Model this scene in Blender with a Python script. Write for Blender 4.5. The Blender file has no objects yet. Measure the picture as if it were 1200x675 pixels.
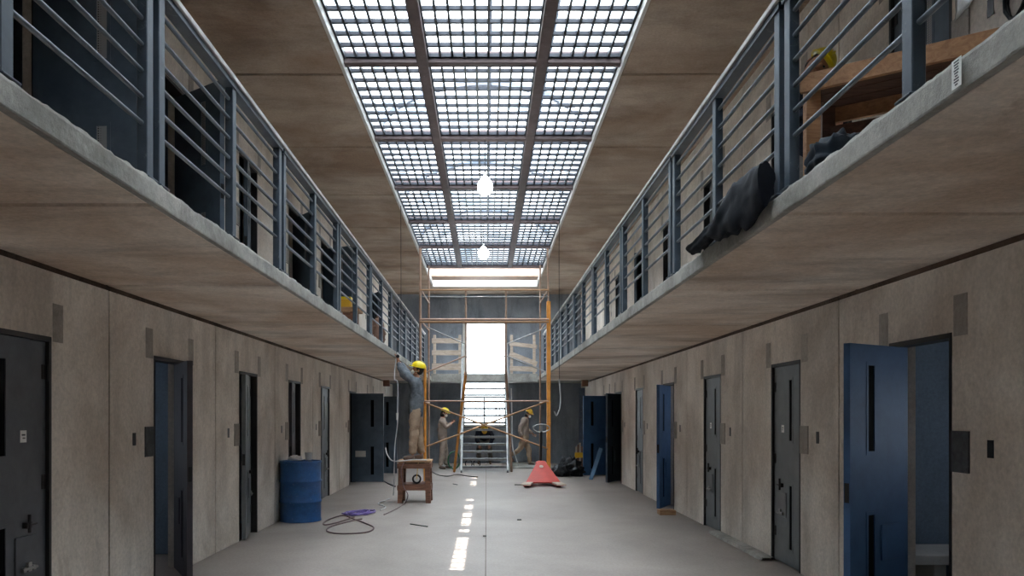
import bpy, bmesh, math, random
from mathutils import Vector, Matrix, noise
PI = math.pi
R = math.radians
random.seed(7)
SC = bpy.context.scene
COL = SC.collection

# ------------------------------------------------------------------ camera, sky, sun, exposure
FPX, VPX, VPY, EYE = 900.0, 570.0, 487.0, 1.55
cam = bpy.data.cameras.new('camera')
cam.sensor_width = 36.0
cam.lens = 36.0 * FPX / 1200.0
cam.shift_x = (600 - VPX) / 1200.0
cam.shift_y = (VPY - 337.5) / 1200.0
cam.clip_start = 0.05
cam.clip_end = 200
camo = bpy.data.objects.new('camera', cam)
COL.objects.link(camo)
camo.location = (0, 0, EYE)
camo.rotation_euler = (PI / 2, 0, 0)
SC.camera = camo

world = bpy.data.worlds.new('sky')
SC.world = world
world.use_nodes = True
bg = world.node_tree.nodes['Background']
bg.inputs[0].default_value = (0.80, 0.90, 1.0, 1)
bg.inputs[1].default_value = 5.0

sun = bpy.data.lights.new('sun', 'SUN')
sun.energy = 16.0
sun.angle = R(0.53)
sun.color = (1.0, 0.95, 0.88)
suno = bpy.data.objects.new('sun', sun)
COL.objects.link(suno)
SUN_DIR = Vector((-0.25 / 6.9, -0.22, -1.0))          # the way the light travels
suno.rotation_euler = SUN_DIR.to_track_quat('-Z', 'Y').to_euler()

SC.view_settings.view_transform = 'Standard'
SC.view_settings.look = 'None'
SC.view_settings.gamma = 1.0
SC.view_settings.use_curve_mapping = False
SC.view_settings.exposure = 0.80
SC.cycles.max_bounces = 10
SC.cycles.diffuse_bounces = 7
SC.cycles.glossy_bounces = 3
SC.cycles.transmission_bounces = 8
SC.cycles.transparent_max_bounces = 16
SC.cycles.sample_clamp_indirect = 8.0


# ------------------------------------------------------------------ materials
def srgb(r, g, b):
    def f(c):
        c /= 255.0
        return c / 12.92 if c <= 0.04045 else ((c + 0.055) / 1.055) ** 2.4
    return (f(r), f(g), f(b), 1.0)


MATS = {}


def newmat(name):
    m = bpy.data.materials.new(name)
    m.use_nodes = True
    nt = m.node_tree
    b = nt.nodes['Principled BSDF']
    MATS[name] = m
    return m, nt, b


def noise_node(nt, vec, scale, detail=5, rough=0.6, dist=0.0):
    n = nt.nodes.new('ShaderNodeTexNoise')
    n.inputs['Scale'].default_value = scale
    n.inputs['Detail'].default_value = detail
    n.inputs['Roughness'].default_value = rough
    n.inputs['Distortion'].default_value = dist
    nt.links.new(vec, n.inputs['Vector'])
    return n.outputs['Fac']


def mapping(nt, scale, loc=(0, 0, 0)):
    tc = nt.nodes.new('ShaderNodeTexCoord')
    mp = nt.nodes.new('ShaderNodeMapping')
    mp.inputs['Scale'].default_value = scale
    mp.inputs['Location'].default_value = loc
    nt.links.new(tc.outputs['Object'], mp.inputs['Vector'])
    return mp.outputs['Vector']


def ramp(nt, fac, stops):
    r = nt.nodes.new('ShaderNodeValToRGB')
    while len(r.color_ramp.elements) < len(stops):
        r.color_ramp.elements.new(0.5)
    for e, (p, c) in zip(r.color_ramp.elements, stops):
        e.position = p
        e.color = c
    nt.links.new(fac, r.inputs['Fac'])
    return r.outputs['Color']


def mix(nt, fac, a, b, mode='MIX'):
    m = nt.nodes.new('ShaderNodeMix')
    m.data_type = 'RGBA'
    m.blend_type = mode
    if isinstance(fac, (int, float)):
        m.inputs[0].default_value = fac
    else:
        nt.links.new(fac, m.inputs[0])
    for s, v in ((6, a), (7, b)):
        if isinstance(v, tuple):
            m.inputs[s].default_value = v
        else:
            nt.links.new(v, m.inputs[s])
    return m.outputs[2]


def grey(v):
    return (v, v, v, 1)


def bump(nt, b, fac, strength=0.3, dist=0.02):
    n = nt.nodes.new('ShaderNodeBump')
    n.inputs['Strength'].default_value = strength
    n.inputs['Distance'].default_value = dist
    nt.links.new(fac, n.inputs['Height'])
    nt.links.new(n.outputs['Normal'], b.inputs['Normal'])


def concrete(name, base, stain, streak_scale, patch=None, rough=0.85, contrast=0.5, bstr=0.25, big=0.55):
    """cast concrete: broad cloudy stains, streaks along one direction, fine grain"""
    m, nt, b = newmat(name)
    v1 = mapping(nt, (1, 1, 1))
    f1 = noise_node(nt, v1, big, 6, 0.62, 0.4)
    c = ramp(nt, f1, [(0.38, stain), (0.62, base)])
    v2 = mapping(nt, streak_scale, (3, 7, 1))
    f2 = noise_node(nt, v2, 1.0, 7, 0.7, 0.3)
    s = ramp(nt, f2, [(0.36, grey(1 - contrast)), (0.52, grey(1.0)), (0.70, grey(1 + contrast * .3))])
    c = mix(nt, 1.0, c, s, 'MULTIPLY')
    f3 = noise_node(nt, v1, 34, 4, 0.7)
    g = ramp(nt, f3, [(0.3, grey(0.84)), (0.7, grey(1.12))])
    c = mix(nt, 1.0, c, g, 'MULTIPLY')
    f5 = noise_node(nt, mapping(nt, (1, 1, 1), (11, 5, 2)), 2.3, 8, 0.72, 0.6)
    sp = ramp(nt, f5, [(0.60, grey(0.0)), (0.74, grey(0.55))])
    c = mix(nt, sp, c, patch or stain)
    nt.links.new(c, b.inputs['Base Color'])
    b.inputs['Roughness'].default_value = rough
    b.inputs['Specular IOR Level'].default_value = 0.3
    f4 = noise_node(nt, v1, 9, 8, 0.75)
    bump(nt, b, f4, bstr, 0.02)
    return m


def paint(name, col, rough=0.5, metal=0.0, wear=0.15, wearcol=None, scale=6, spec=0.5):
    m, nt, b = newmat(name)
    v = mapping(nt, (1, 1, 1))
    f = noise_node(nt, v, scale, 6, 0.65, 0.2)
    hi = tuple(min(1, c * (1 + wear)) for c in col[:3]) + (1,)
    lo = tuple(c * (1 - wear) for c in col[:3]) + (1,)
    c = ramp(nt, f, [(0.35, lo), (0.65, hi)])
    if wearcol:
        f2 = noise_node(nt, v, scale * 3.1, 8, 0.75, 0.8)
        k = ramp(nt, f2, [(0.60, grey(0)), (0.68, grey(0.8))])
        c = mix(nt, k, c, wearcol)
    nt.links.new(c, b.inputs['Base Color'])
    b.inputs['Roughness'].default_value = rough
    b.inputs['Metallic'].default_value = metal
    b.inputs['Specular IOR Level'].default_value = spec
    f3 = noise_node(nt, v, scale * 8, 4, 0.6)
    bump(nt, b, f3, 0.08, 0.005)
    return m


def wood(name, col, dark, scale=(3, 30, 30)):
    m, nt, b = newmat(name)
    v = mapping(nt, scale)
    f = noise_node(nt, v, 1.0, 6, 0.65, 1.2)
    c = ramp(nt, f, [(0.3, dark), (0.65, col)])
    nt.links.new(c, b.inputs['Base Color'])
    b.inputs['Roughness'].default_value = 0.75
    bump(nt, b, f, 0.25, 0.004)
    return m


def emit(name, col, strength):
    m, nt, b = newmat(name)
    b.inputs['Base Color'].default_value = (0.9, 0.9, 0.9, 1)
    b.inputs['Emission Color'].default_value = col
    b.inputs['Emission Strength'].default_value = strength
    return m


def cloth(name, col, lo=0.6):
    m, nt, b = newmat(name)
    v = mapping(nt, (1, 1, 1))
    f = noise_node(nt, v, 9, 6, 0.7, 0.5)
    c = ramp(nt, f, [(0.35, tuple(x * lo for x in col[:3]) + (1,)), (0.62, col)])
    nt.links.new(c, b.inputs['Base Color'])
    b.inputs['Roughness'].default_value = 0.9
    b.inputs['Specular IOR Level'].default_value = 0.2
    w = noise_node(nt, v, 22, 5, 0.6, 1.5)
    bump(nt, b, w, 0.6, 0.02)
    return m


M_WALL = concrete('precast wall concrete', srgb(238, 231, 222), srgb(208, 197, 185), (1.0, 1.0, 0.22),
                  patch=srgb(178, 158, 140), contrast=0.24, big=0.9)
M_SOFFIT = concrete('slab soffit concrete', srgb(240, 229, 217), srgb(200, 178, 158), (0.55, 1.5, 1.0),
                    patch=srgb(160, 134, 114), contrast=0.30)
M_CEIL = concrete('upper ceiling concrete', srgb(186, 170, 155), srgb(150, 127, 109), (0.45, 1.4, 1.0),
                  patch=srgb(140, 116, 98), contrast=0.26)
M_JOINT = concrete('recessed joint', srgb(112, 96, 84), srgb(86, 70, 60), (3, 3, 3))
M_RIM = concrete('slab edge mortar', srgb(180, 177, 170), srgb(150, 147, 140), (2, 2, 2), patch=srgb(200, 198, 192),
                 contrast=0.3, bstr=0.6, big=2.0)
M_FLOOR = concrete('floor concrete', srgb(160, 150, 143), srgb(144, 135, 128), (0.9, 0.6, 1), patch=srgb(142, 136, 130),
                   rough=0.55, contrast=0.10, bstr=0.06, big=0.35)
M_PATCH = concrete('mortar patch', srgb(178, 171, 163), srgb(160, 153, 145), (4, 4, 4), contrast=0.2)
M_BACK = concrete('grey painted render', srgb(150, 158, 168), srgb(124, 131, 142), (2.0, 2.0, 0.5), patch=srgb(76, 83, 94), contrast=0.3)
M_CELL = concrete('blue grey cell paint', srgb(120, 134, 150), srgb(100, 114, 132), (2.0, 2.0, 0.6), patch=srgb(90, 102, 120), contrast=0.2)
M_RAIL = paint('slate blue railing paint', srgb(62, 74, 86), 0.45, 0.15, 0.2, srgb(110, 118, 124), 5)
M_BAR = paint('railing bar paint', srgb(84, 94, 104), 0.42, 0.2, 0.2, srgb(130, 136, 140), 6)
M_RAILTOP = paint('worn steel top rail', srgb(184, 180, 176), 0.5, 0.2, 0.25, srgb(168, 164, 160), 4)
M_BEAM = paint('primer brown steel', srgb(104, 88, 88), 0.6, 0.1, 0.2, srgb(140, 128, 126), 4)
M_GRATE = paint('galvanised grating', srgb(42, 45, 54), 0.5, 0.3, 0.2, None, 4)
M_ARCH = paint('roof arch steel', srgb(120, 124, 134), 0.6, 0.2, 0.15)
M_WHITE = paint('off white metal', srgb(206, 204, 200), 0.5, 0.0, 0.08, srgb(160, 155, 150), 4)
M_DGREY = paint('grey door paint', srgb(114, 120, 124), 0.5, 0.1, 0.14, srgb(120, 124, 126), 4)
M_DSLATE = paint('dark slate door paint', srgb(76, 90, 104), 0.45, 0.1, 0.2, None, 4)
M_DBLACK = paint('black brown door paint', srgb(70, 66, 72), 0.5, 0.1, 0.2, srgb(90, 88, 88), 6)
M_DBLUE = paint('blue door paint', srgb(58, 94, 136), 0.55, 0.05, 0.18, None, 3)
M_DDARK = paint('dark grey door paint', srgb(88, 92, 98), 0.5, 0.1, 0.15)
M_WOODB = wood('dusty bench timber', srgb(180, 138, 102), srgb(140, 100, 72))
M_WOODX = wood('dark brown shaded timber', srgb(92, 66, 54), srgb(60, 42, 34))  # bench timber darkened, with the shade under the bench in its colour
M_FRAME = paint('dark door frame steel', srgb(46, 44, 44), 0.5, 0.2, 0.2)
M_SLOT = paint('dark slot glass', srgb(10, 11, 14), 0.8, 0.0, 0.1, spec=0.1)
M_DARK = paint('black glass and rubber', srgb(14, 15, 18), 0.3, 0.0, 0.2)
M_CHROME = paint('bare steel fittings', srgb(150, 150, 148), 0.35, 0.7, 0.2)
M_PLATE = paint('lock plate steel', srgb(96, 98, 100), 0.5, 0.4, 0.3, srgb(140, 140, 138), 14)
M_PERF = None
M_PAPER = paint('white paper', srgb(246, 246, 243), 0.8, 0, 0.05)
M_INK = paint('grey ink', srgb(80, 80, 84), 0.8, 0, 0.05)
M_WOOD = wood('weathered timber', srgb(182, 144, 108), srgb(134, 98, 70))
M_WOODD = wood('dark reddish timber', srgb(134, 92, 72), srgb(84, 56, 44))
M_PLANK = wood('grey dusty planks', srgb(204, 188, 172), srgb(160, 142, 126))
M_ORANGE = paint('orange scaffold paint', srgb(214, 142, 60), 0.5, 0.1, 0.15, srgb(150, 104, 74), 5)
M_RUSTY = paint('faded scaffold tube', srgb(168, 138, 120), 0.6, 0.2, 0.2, srgb(190, 180, 170), 7)
M_GALV = paint('galvanised tube', srgb(158, 158, 156), 0.5, 0.4, 0.2, srgb(110, 100, 94), 8)
M_YEL = paint('yellow helmet plastic', srgb(232, 208, 20), 0.3, 0, 0.05)
M_YELO = paint('amber helmet plastic', srgb(214, 164, 40), 0.35, 0, 0.08)
M_DRUM = paint('blue drum paint', srgb(38, 86, 140), 0.4, 0.1, 0.2, srgb(120, 140, 160), 9)
M_RED = paint('red pallet jack paint', srgb(178, 46, 30), 0.45, 0, 0.12, srgb(150, 70, 60), 6)
M_PLASTIC = paint('crumpled black plastic sheet', srgb(22, 24, 29), 0.42, 0, 0.3, None, 9, 0.5)
M_WRAP = paint('dull black plastic sheet', srgb(24, 27, 34), 0.75, 0, 0.4, None, 7, 0.12)
M_TARP = paint('dusty dark blue plastic', srgb(44, 56, 68), 0.6, 0, 0.3, srgb(84, 94, 102), 9, 0.3)
M_CABLE = paint('purple cable', srgb(104, 84, 150), 0.5, 0, 0.2)
M_CORD = paint('brown extension cord', srgb(104, 82, 84), 0.6, 0, 0.2)
M_HOSE = paint('pale hose', srgb(190, 190, 192), 0.5, 0, 0.1)
M_GREEN = paint('green hose', srgb(56, 110, 80), 0.5, 0, 0.2)
M_SKIN = paint('skin', srgb(176, 124, 98), 0.6, 0, 0.06)
M_HAIR = paint('dark hair', srgb(36, 28, 26), 0.8, 0, 0.2)
M_JACKET = cloth('charcoal jacket cloth', srgb(120, 126, 132), 0.5)
M_KHAKI = cloth('khaki work trousers', srgb(170, 146, 124), 0.75)
M_BEIGE = cloth('beige overall cloth', srgb(168, 150, 138), 0.75)
M_NAVY = cloth('navy work shirt', srgb(40, 44, 58))
M_GTROUS = cloth('grey work trousers', srgb(120, 116, 112), 0.7)
M_SACK = cloth('brown sack cloth', srgb(150, 120, 106), 0.7)
M_BOOT = paint('worn boots', srgb(112, 92, 80), 0.8, 0, 0.2)
M_BULB = emit('glowing bulb', (0.90, 1.0, 0.98, 1), 14)
M_FOIL = paint('creased silver foil', srgb(196, 198, 200), 0.25, 0.6, 0.2)


def make_special():
    global M_SKINROOF, M_PERF, M_PANE
    # translucent corrugated plastic roof
    m = bpy.data.materials.new('milky roof sheet')
    m.use_nodes = True
    nt = m.node_tree
    nt.nodes.clear()
    out = nt.nodes.new('ShaderNodeOutputMaterial')
    t = nt.nodes.new('ShaderNodeBsdfTranslucent')
    v = mapping(nt, (0.8, 1.5, 0.8), (0.3, 0.2, 0))
    f = noise_node(nt, v, 1.2, 3, 0.6)
    c = ramp(nt, f, [(0.34, (0.12, 0.17, 0.21, 1)), (0.47, (0.5, 0.6, 0.68, 1)), (0.57, (0.93, 0.96, 0.98, 1))])
    nt.links.new(c, t.inputs['Color'])
    nt.links.new(t.outputs[0], out.inputs['Surface'])
    M_SKINROOF = m
    # frosted window pane: translucent with some clear
    m = bpy.data.materials.new('frosted window pane')
    m.use_nodes = True
    nt = m.node_tree
    nt.nodes.clear()
    out = nt.nodes.new('ShaderNodeOutputMaterial')
    t = nt.nodes.new('ShaderNodeBsdfTranslucent')
    t.inputs['Color'].default_value = (0.93, 0.97, 0.96, 1)
    p = nt.nodes.new('ShaderNodeBsdfTransparent')
    mx = nt.nodes.new('ShaderNodeMixShader')
    mx.inputs[0].default_value = 0.5
    nt.links.new(t.outputs[0], mx.inputs[1])
    nt.links.new(p.outputs[0], mx.inputs[2])
    nt.links.new(mx.outputs[0], out.inputs['Surface'])
    M_PANE = m
    # perforated metal: dark holes in pale metal
    m, nt, b = newmat('perforated metal')
    v = mapping(nt, (60, 60, 60))
    ch = nt.nodes.new('ShaderNodeTexVoronoi')
    ch.inputs['Randomness'].default_value = 0.0
    ch.inputs['Scale'].default_value = 1.0
    nt.links.new(v, ch.inputs['Vector'])
    c = ramp(nt, ch.outputs['Distance'], [(0.36, srgb(20, 22, 26)), (0.42, srgb(150, 150, 150))])
    nt.links.new(c, b.inputs['Base Color'])
    b.inputs['Roughness'].default_value = 0.5
    M_PERF = m


make_special()


# ------------------------------------------------------------------ mesh builder
class MB:
    def __init__(self, M=None):
        self.v, self.f, self.mi, self.sm = [], [], [], []
        self.M = M
        self.cur = 0
        self.smooth = False

    def add(self, verts, faces):
        o = len(self.v)
        for p in verts:
            p = Vector(p)
            self.v.append(self.M @ p if self.M is not None else p)
        for f in faces:
            self.f.append([o + i for i in f])
            self.mi.append(self.cur)
            self.sm.append(self.smooth)
        return self

    def box(self, x0, x1, y0, y1, z0, z1):
        v = [(x, y, z) for x in (x0, x1) for y in (y0, y1) for z in (z0, z1)]
        f = [(0, 1, 3, 2), (4, 6, 7, 5), (0, 4, 5, 1), (2, 3, 7, 6), (0, 2, 6, 4), (1, 5, 7, 3)]
        return self.add(v, f)

    def obox(self, p0, p1, w, h, up=(0, 0, 1)):
        """bar of width w (sideways) and height h (towards up) from p0 to p1"""
        p0, p1 = Vector(p0), Vector(p1)
        d = (p1 - p0).normalized()
        u = Vector(up)
        s = d.cross(u)
        if s.length < 1e-4:
            u = Vector((0, 1, 0))
            s = d.cross(u)
        s.normalize()
        u = s.cross(d).normalized()
        v = []
        for p in (p0, p1):
            for a, b in ((-1, -1), (1, -1), (1, 1), (-1, 1)):
                v.append(p + s * a * w / 2 + u * b * h / 2)
        f = [(0, 1, 2, 3), (7, 6, 5, 4), (0, 4, 5, 1), (1, 5, 6, 2), (2, 6, 7, 3), (3, 7, 4, 0)]
        return self.add(v, f)

    def tube(self, pts, r, n=8, cap=True, closed=False):
        pts = [Vector(p) for p in pts]
        if not isinstance(r, (list, tuple)):
            r = [r] * len(pts)
        N = len(pts)
        rings = []
        prev = None
        sm = self.smooth
        self.smooth = True
        vs = []
        for i, p in enumerate(pts):
            if closed:
                d = pts[(i + 1) % N] - pts[(i - 1) % N]
            else:
                d = pts[min(i + 1, N - 1)] - pts[max(i - 1, 0)]
            d.normalize()
            if prev is None:
                a = Vector((0, 0, 1)) if abs(d.z) < 0.9 else Vector((1, 0, 0))
                s = d.cross(a).normalized()
            else:
                s = prev - d * prev.dot(d)
                s.normalize()
            prev = s
            u = d.cross(s)
            for k in range(n):
                a = 2 * PI * k / n
                vs.append(p + (s * math.cos(a) + u * math.sin(a)) * r[i])
        fs = []
        for i in range(N if closed else N - 1):
            j = (i + 1) % N
            for k in range(n):
                k2 = (k + 1) % n
                fs.append((i * n + k, i * n + k2, j * n + k2, j * n + k))
        self.add(vs, fs)
        if cap and not closed:
            self.smooth = False
            self.add([vs[k] for k in range(n)], [tuple(range(n))]) if self.M is None else self.add(vs[:n], [tuple(range(n))])
            self.add(vs[(N - 1) * n:], [tuple(reversed(range(n)))])
        self.smooth = sm
        return self

    def lathe(self, prof, c=(0, 0, 0), n=24, sx=1.0, sy=1.0):
        """profile of (radius, z) turned about a vertical axis through c"""
        vs, fs = [], []
        for r, z in prof:
            for k in range(n):
                a = 2 * PI * k / n
                vs.append((c[0] + r * sx * math.cos(a), c[1] + r * sy * math.sin(a), c[2] + z))
        for i in range(len(prof) - 1):
            for k in range(n):
                k2 = (k + 1) % n
                fs.append((i * n + k, i * n + k2, (i + 1) * n + k2, (i + 1) * n + k))
        sm = self.smooth
        self.smooth = True
        self.add(vs, fs)
        self.smooth = False
        if prof[0][0] > 1e-4:
            self.add(vs[:n], [tuple(reversed(range(n)))])
        if prof[-1][0] > 1e-4:
            self.add(vs[-n:], [tuple(range(n))])
        self.smooth = sm
        return self

    def prism(self, poly, h0, h1, axis='z'):
        """polygon in a plane swept along an axis: z -> (x,y); x -> (y,z); y -> (x,z)"""
        def P(a, b, h):
            return {'z': (a, b, h), 'x': (h, a, b), 'y': (a, h, b)}[axis]
        n = len(poly)
        v = [P(a, b, h0) for a, b in poly] + [P(a, b, h1) for a, b in poly]
        f = [tuple(range(n)), tuple(reversed(range(n, 2 * n)))]
        for i in range(n):
            j = (i + 1) % n
            f.append((i, j, n + j, n + i))
        return self.add(v, f)

    def mesh(self, me):
        o = len(self.v)
        for v in me.vertices:
            self.v.append(self.M @ v.co if self.M is not None else v.co.copy())
        for p in me.polygons:
            self.f.append([o + i for i in p.vertices])
            self.mi.append(self.cur)
            self.sm.append(True)
        return self

    def build(self, name, mats, parent=None, loc=(0, 0, 0), bevel=0, seg=2):
        if not isinstance(mats, (list, tuple)):
            mats = [mats]
        base = Vector(loc)
        if parent is not None:
            q = parent
            base = Vector((0, 0, 0))
            while q is not None:
                base += q.location
                q = q.parent
        me = bpy.data.meshes.new(name)
        me.from_pydata([v - base for v in self.v], [], self.f)
        for m in mats:
            me.materials.append(m)
        me.polygons.foreach_set('material_index', self.mi)
        me.polygons.foreach_set('use_smooth', self.sm)
        me.update()
        b = bmesh.new()
        b.from_mesh(me)
        bmesh.ops.recalc_face_normals(b, faces=b.faces)
        b.to_mesh(me)
        b.free()
        o = bpy.data.objects.new(name, me)
        COL.objects.link(o)
        if parent is not None:
            o.parent = parent
        else:
            o.location = loc
        if bevel:
            mo = o.modifiers.new('bevel', 'BEVEL')
            mo.width = bevel
            mo.segments = seg
            mo.limit_method = 'ANGLE'
        return o


def tag(o, label, cat, group=None, kind=None):
    o['label'] = label
    o['category'] = cat
    if group:
        o['group'] = group
    if kind:
        o['kind'] = kind
    return o


def empty(name, loc, label, cat, group=None, kind=None):
    o = bpy.data.objects.new(name, None)
    COL.objects.link(o)
    o.location = loc
    o.empty_display_size = 0.1
    return tag(o, label, cat, group, kind)


def struct(o, label=None):
    o['kind'] = 'structure'
    if label:
        o['label'] = label
    return o


def copy_tree(o, parent=None, keep=True):
    c = o.copy()
    COL.objects.link(c)
    if parent is not None:
        c.parent = parent
    for ch in list(o.children):
        copy_tree(ch, c)
    return c


def at(px, py, Y):
    """the world point that the picture shows at (px, py) when it stands Y metres away"""
    return Vector(((px - VPX) * Y / FPX, Y, EYE + (VPY - py) * Y / FPX))


# ------------------------------------------------------------------ dimensions of the hall
XL, XR = -3.05, 3.08            # side walls
BL, BR = -1.64, 1.53            # balcony edges
SL, SR = -1.65, 1.56            # roof opening
Z1, Z2, Z3 = 2.60, 2.70, 5.50   # soffit, upper floor, upper ceiling
YB, YE = -3.0, 25.0             # rear wall, far wall
YBR = 23.0                      # front of the far landing
WT = 0.20
XO = 5.3                        # outer walls of the cells
JL = [-1.0, 1.4, 3.8, 6.21, 8.65, 11.07, 13.5, 15.9, 18.3, 20.8, 23.1]
JR = [-0.9, 1.6, 4.1, 6.71, 9.24, 11.8, 14.1, 16.5, 18.9, 21.2, 23.3]
OL = [(4.55, 5.38), (7.04, 7.84), (9.47, 10.22), (11.83, 12.60), (14.15, 14.92), (17.10, 17.90), (19.80, 20.60)]
OR = [(5.08, 5.87), (7.53, 8.30), (10.09, 10.88), (12.60, 13.38), (15.10, 15.85), (17.50, 18.30), (19.30, 20.05)]
DH = 2.10


def side_wall(name, s, xw, z0, z1, joints, openings, label):
    mb = MB()
    a, b = sorted((s * abs(xw), s * (abs(xw) + WT)))
    g = 0.012
    edges = [YB] + joints + [YE]
    for i in range(len(edges) - 1):
        ya = edges[i] + (g if i else 0)
        yb = edges[i + 1] - (g if i < len(edges) - 2 else 0)
        cur = ya
        for (o0, o1) in openings:
            if o0 > ya and o1 < yb:
                mb.box(a, b, cur, o0, z0, z1)
                mb.box(a, b, o0, o1, z0 + DH, z1)
                cur = o1
        mb.box(a, b, cur, yb, z0, z1)
    mb.cur = 1
    for j in joints:
        x0, x1 = sorted((s * (abs(xw) + 0.025), s * (abs(xw) + WT - 0.01)))
        mb.box(x0, x1, j - g, j + g, z0, z1)
    mb.cur = 2
    for (o0, o1) in openings:
        x0, x1 = sorted((s * (abs(xw) - 0.003), s * (abs(xw) + 0.01)))
        for p0, p1 in ((o0 - 0.165, o0 - 0.02), (o1 + 0.02, o1 + 0.15)):
            mb.box(x0, x1, p0, p1, z0 + 2.07, z0 + 2.34)
    return struct(mb.build(name, [M_WALL, M_JOINT, M_PATCH]), label)


side_wall('wall_left', -1, XL, 0, Z1 - 0.042, JL, OL, 'ground floor precast concrete wall with cell doors on the left')
side_wall('wall_right', 1, XR, 0, Z1 - 0.042, JR, OR, 'ground floor precast concrete wall with cell doors on the right')
side_wall('wall_left', -1, XL, Z2, Z3, JL, OL, 'upper floor concrete wall behind the left balcony')
side_wall('wall_right', 1, XR, Z2, Z3, JR, OR, 'upper floor concrete wall behind the right balcony')

# floor in two pours with a seam down the middle
mb = MB()
mb.box(-XO, -0.012, YB, YE, -0.2, 0)
mb.box(-0.004, XO, YB, YE, -0.2, 0)
mb.cur = 1
mb.box(-0.012, -0.004, YB, YE, -0.2, -0.012)
struct(mb.build('floor', [M_FLOOR, M_JOINT]), 'pale dusty concrete floor with a straight seam')


def slab(name, s, xe, z0, z1, joints, ya, yb, mat, label, rec=0.022):
    mb = MB()
    a, b = sorted((xe, s * XO))
    g = 0.018
    e = [ya] + [j for j in joints if ya + .2 < j < yb - .2] + [yb]
    for i in range(len(e) - 1):
        mb.box(a, b, e[i] + (g if i else 0), e[i + 1] - (g if i < len(e) - 2 else 0), z0, z1)
    mb.cur = 1
    for j in e[1:-1]:
        mb.box(a, b, j - g, j + g, z0 + rec, z1)
    # dark packing along the top of the wall
    xw = abs(XL if s < 0 else XR)
    x0, x1 = sorted((s * (xw + 0.012), s * (xw + WT)))
    mb.box(x0, x1, ya, yb, z0 - 0.045, z0 + 0.01)
    return struct(mb.build(name, [mat, M_JOINT], bevel=0.012, seg=1), label)


SJL = [-1.0, 1.4, 3.83, 6.2, 8.6, 11.0, 13.4, 15.8, 18.2, 20.6]
SJR = [-1.0, 1.5, 4.00, 6.42, 8.95, 11.4, 13.9, 16.3, 18.7, 21.0]
slab('floor_slab', -1, BL - 0.03, Z1, Z2, SJL, YB, YBR, M_SOFFIT, 'underside of the left balcony walkway slab')
slab('floor_slab', 1, BR + 0.03, Z1, Z2, SJR, YB, YBR, M_SOFFIT, 'underside of the right balcony walkway slab')
CJ = [-1.2, 1.2, 3.6, 6.3, 8.9, 11.3, 13.75, 16.15, 18.5, 20.9]
slab('ceiling', -1, SL, Z3, Z3 + 0.16, CJ, YB, YE, M_CEIL, 'concrete ceiling slabs above the left balcony')
slab('ceiling', 1, SR, Z3, Z3 + 0.16, CJ, YB, YE, M_CEIL, 'concrete ceiling slabs above the right balcony')
GB = [8.75 + 2.4 * k for k in range(-3, 6)]     # cross beams of the skylight
Y_SKY0, Y_SKY1 = GB[0], 23.4
mb = MB()
mb.box(SL, SR, Y_SKY1, YE, Z3, Z3 + 0.16)
mb.box(SL, SR, YB, Y_SKY0, Z3, Z3 + 0.16)
struct(mb.build('ceiling', [M_CEIL]), 'ceiling slabs closing both ends of the skylight')
# far landing between the balconies
mb = MB()
mb.box(-XO, XO, YBR + 0.001, YE, Z1, Z2)
mb.box(SL + 0.0, BR, YBR - 0.10, YBR, Z1 - 0.04, Z2 + 0.10)
struct(mb.build('floor_slab', [M_RIM]), 'far landing slab at the top of the stair')


# rough mortar edge of both balconies
def rim(name, xe, s, label):
    mb = MB()
    n = 900
    ya, yb = YB, YBR - 0.101
    vs, fs = [], []
    for i in range(n + 1):
        y = ya + (yb - ya) * i / n
        q = noise.noise(Vector((y * 3.1, s * 5, 0))) + 0.6 * noise.noise(Vector((y * 11, s * 3, 2))) + 0.5 * noise.noise(Vector((y * 29, s * 3, 5)))
        q2 = noise.noise(Vector((y * 5.3, s * 9, 7)))
        top = Z2 + 0.008 + 0.013 * q
        o = 0.006 * q2
        prof = [(0.04, Z1 + 0.002), (0.0, Z1 - 0.002), (-0.003 + o * .5, Z1 + 0.006), (-0.003 + o, Z2 - 0.006), (0.002 + o, top),
                (0.05, top + 0.004), (0.085 + 0.03 * q, Z2 + 0.006), (0.085 + 0.03 * q, Z2 - 0.01)]
        for (dx, z) in prof:
            vs.append((xe + s * dx, y, z))
    k = len(prof)
    for i in range(n):
        for j in range(k):
            j2 = (j + 1) % k
            fs.append((i * k + j, i * k + j2, (i + 1) * k + j2, (i + 1) * k + j))
    mb.smooth = False
    mb.add(vs, fs)
    mb.smooth = False
    mb.add(vs[:k], [tuple(range(k))])
    mb.add(vs[-k:], [tuple(range(k))])
    return struct(mb.build(name, [M_RIM]), label)


rim('trim_1', BL, -1, 'rough mortar edge of the left balcony slab')
rim('trim_2', BR, 1, 'rough mortar edge of the right balcony slab')

# far wall with the tall window opening
WX0, WX1, WZ0, WZ1 = -0.77, 0.66, 1.18, 4.60
mb = MB()
mb.box(-XO, WX0, YE, YE + 0.25, 0, Z3 + .16)
mb.box(WX1, XO, YE, YE + 0.25, 0, Z3 + .16)
mb.box(WX0, WX1, YE, YE + 0.25, 0, WZ0)
mb.box(WX0, WX1, YE, YE + 0.25, WZ1, Z3 + .16)
struct(mb.build('wall_back', [M_BACK]), 'grey far wall around the tall bright window')
mb = MB()
mb.box(-XO, XO, YB - 0.2, YB, 0, Z3 + .16)
struct(mb.build('wall_rear', [M_WALL]), 'concrete wall behind the viewer')


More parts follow.
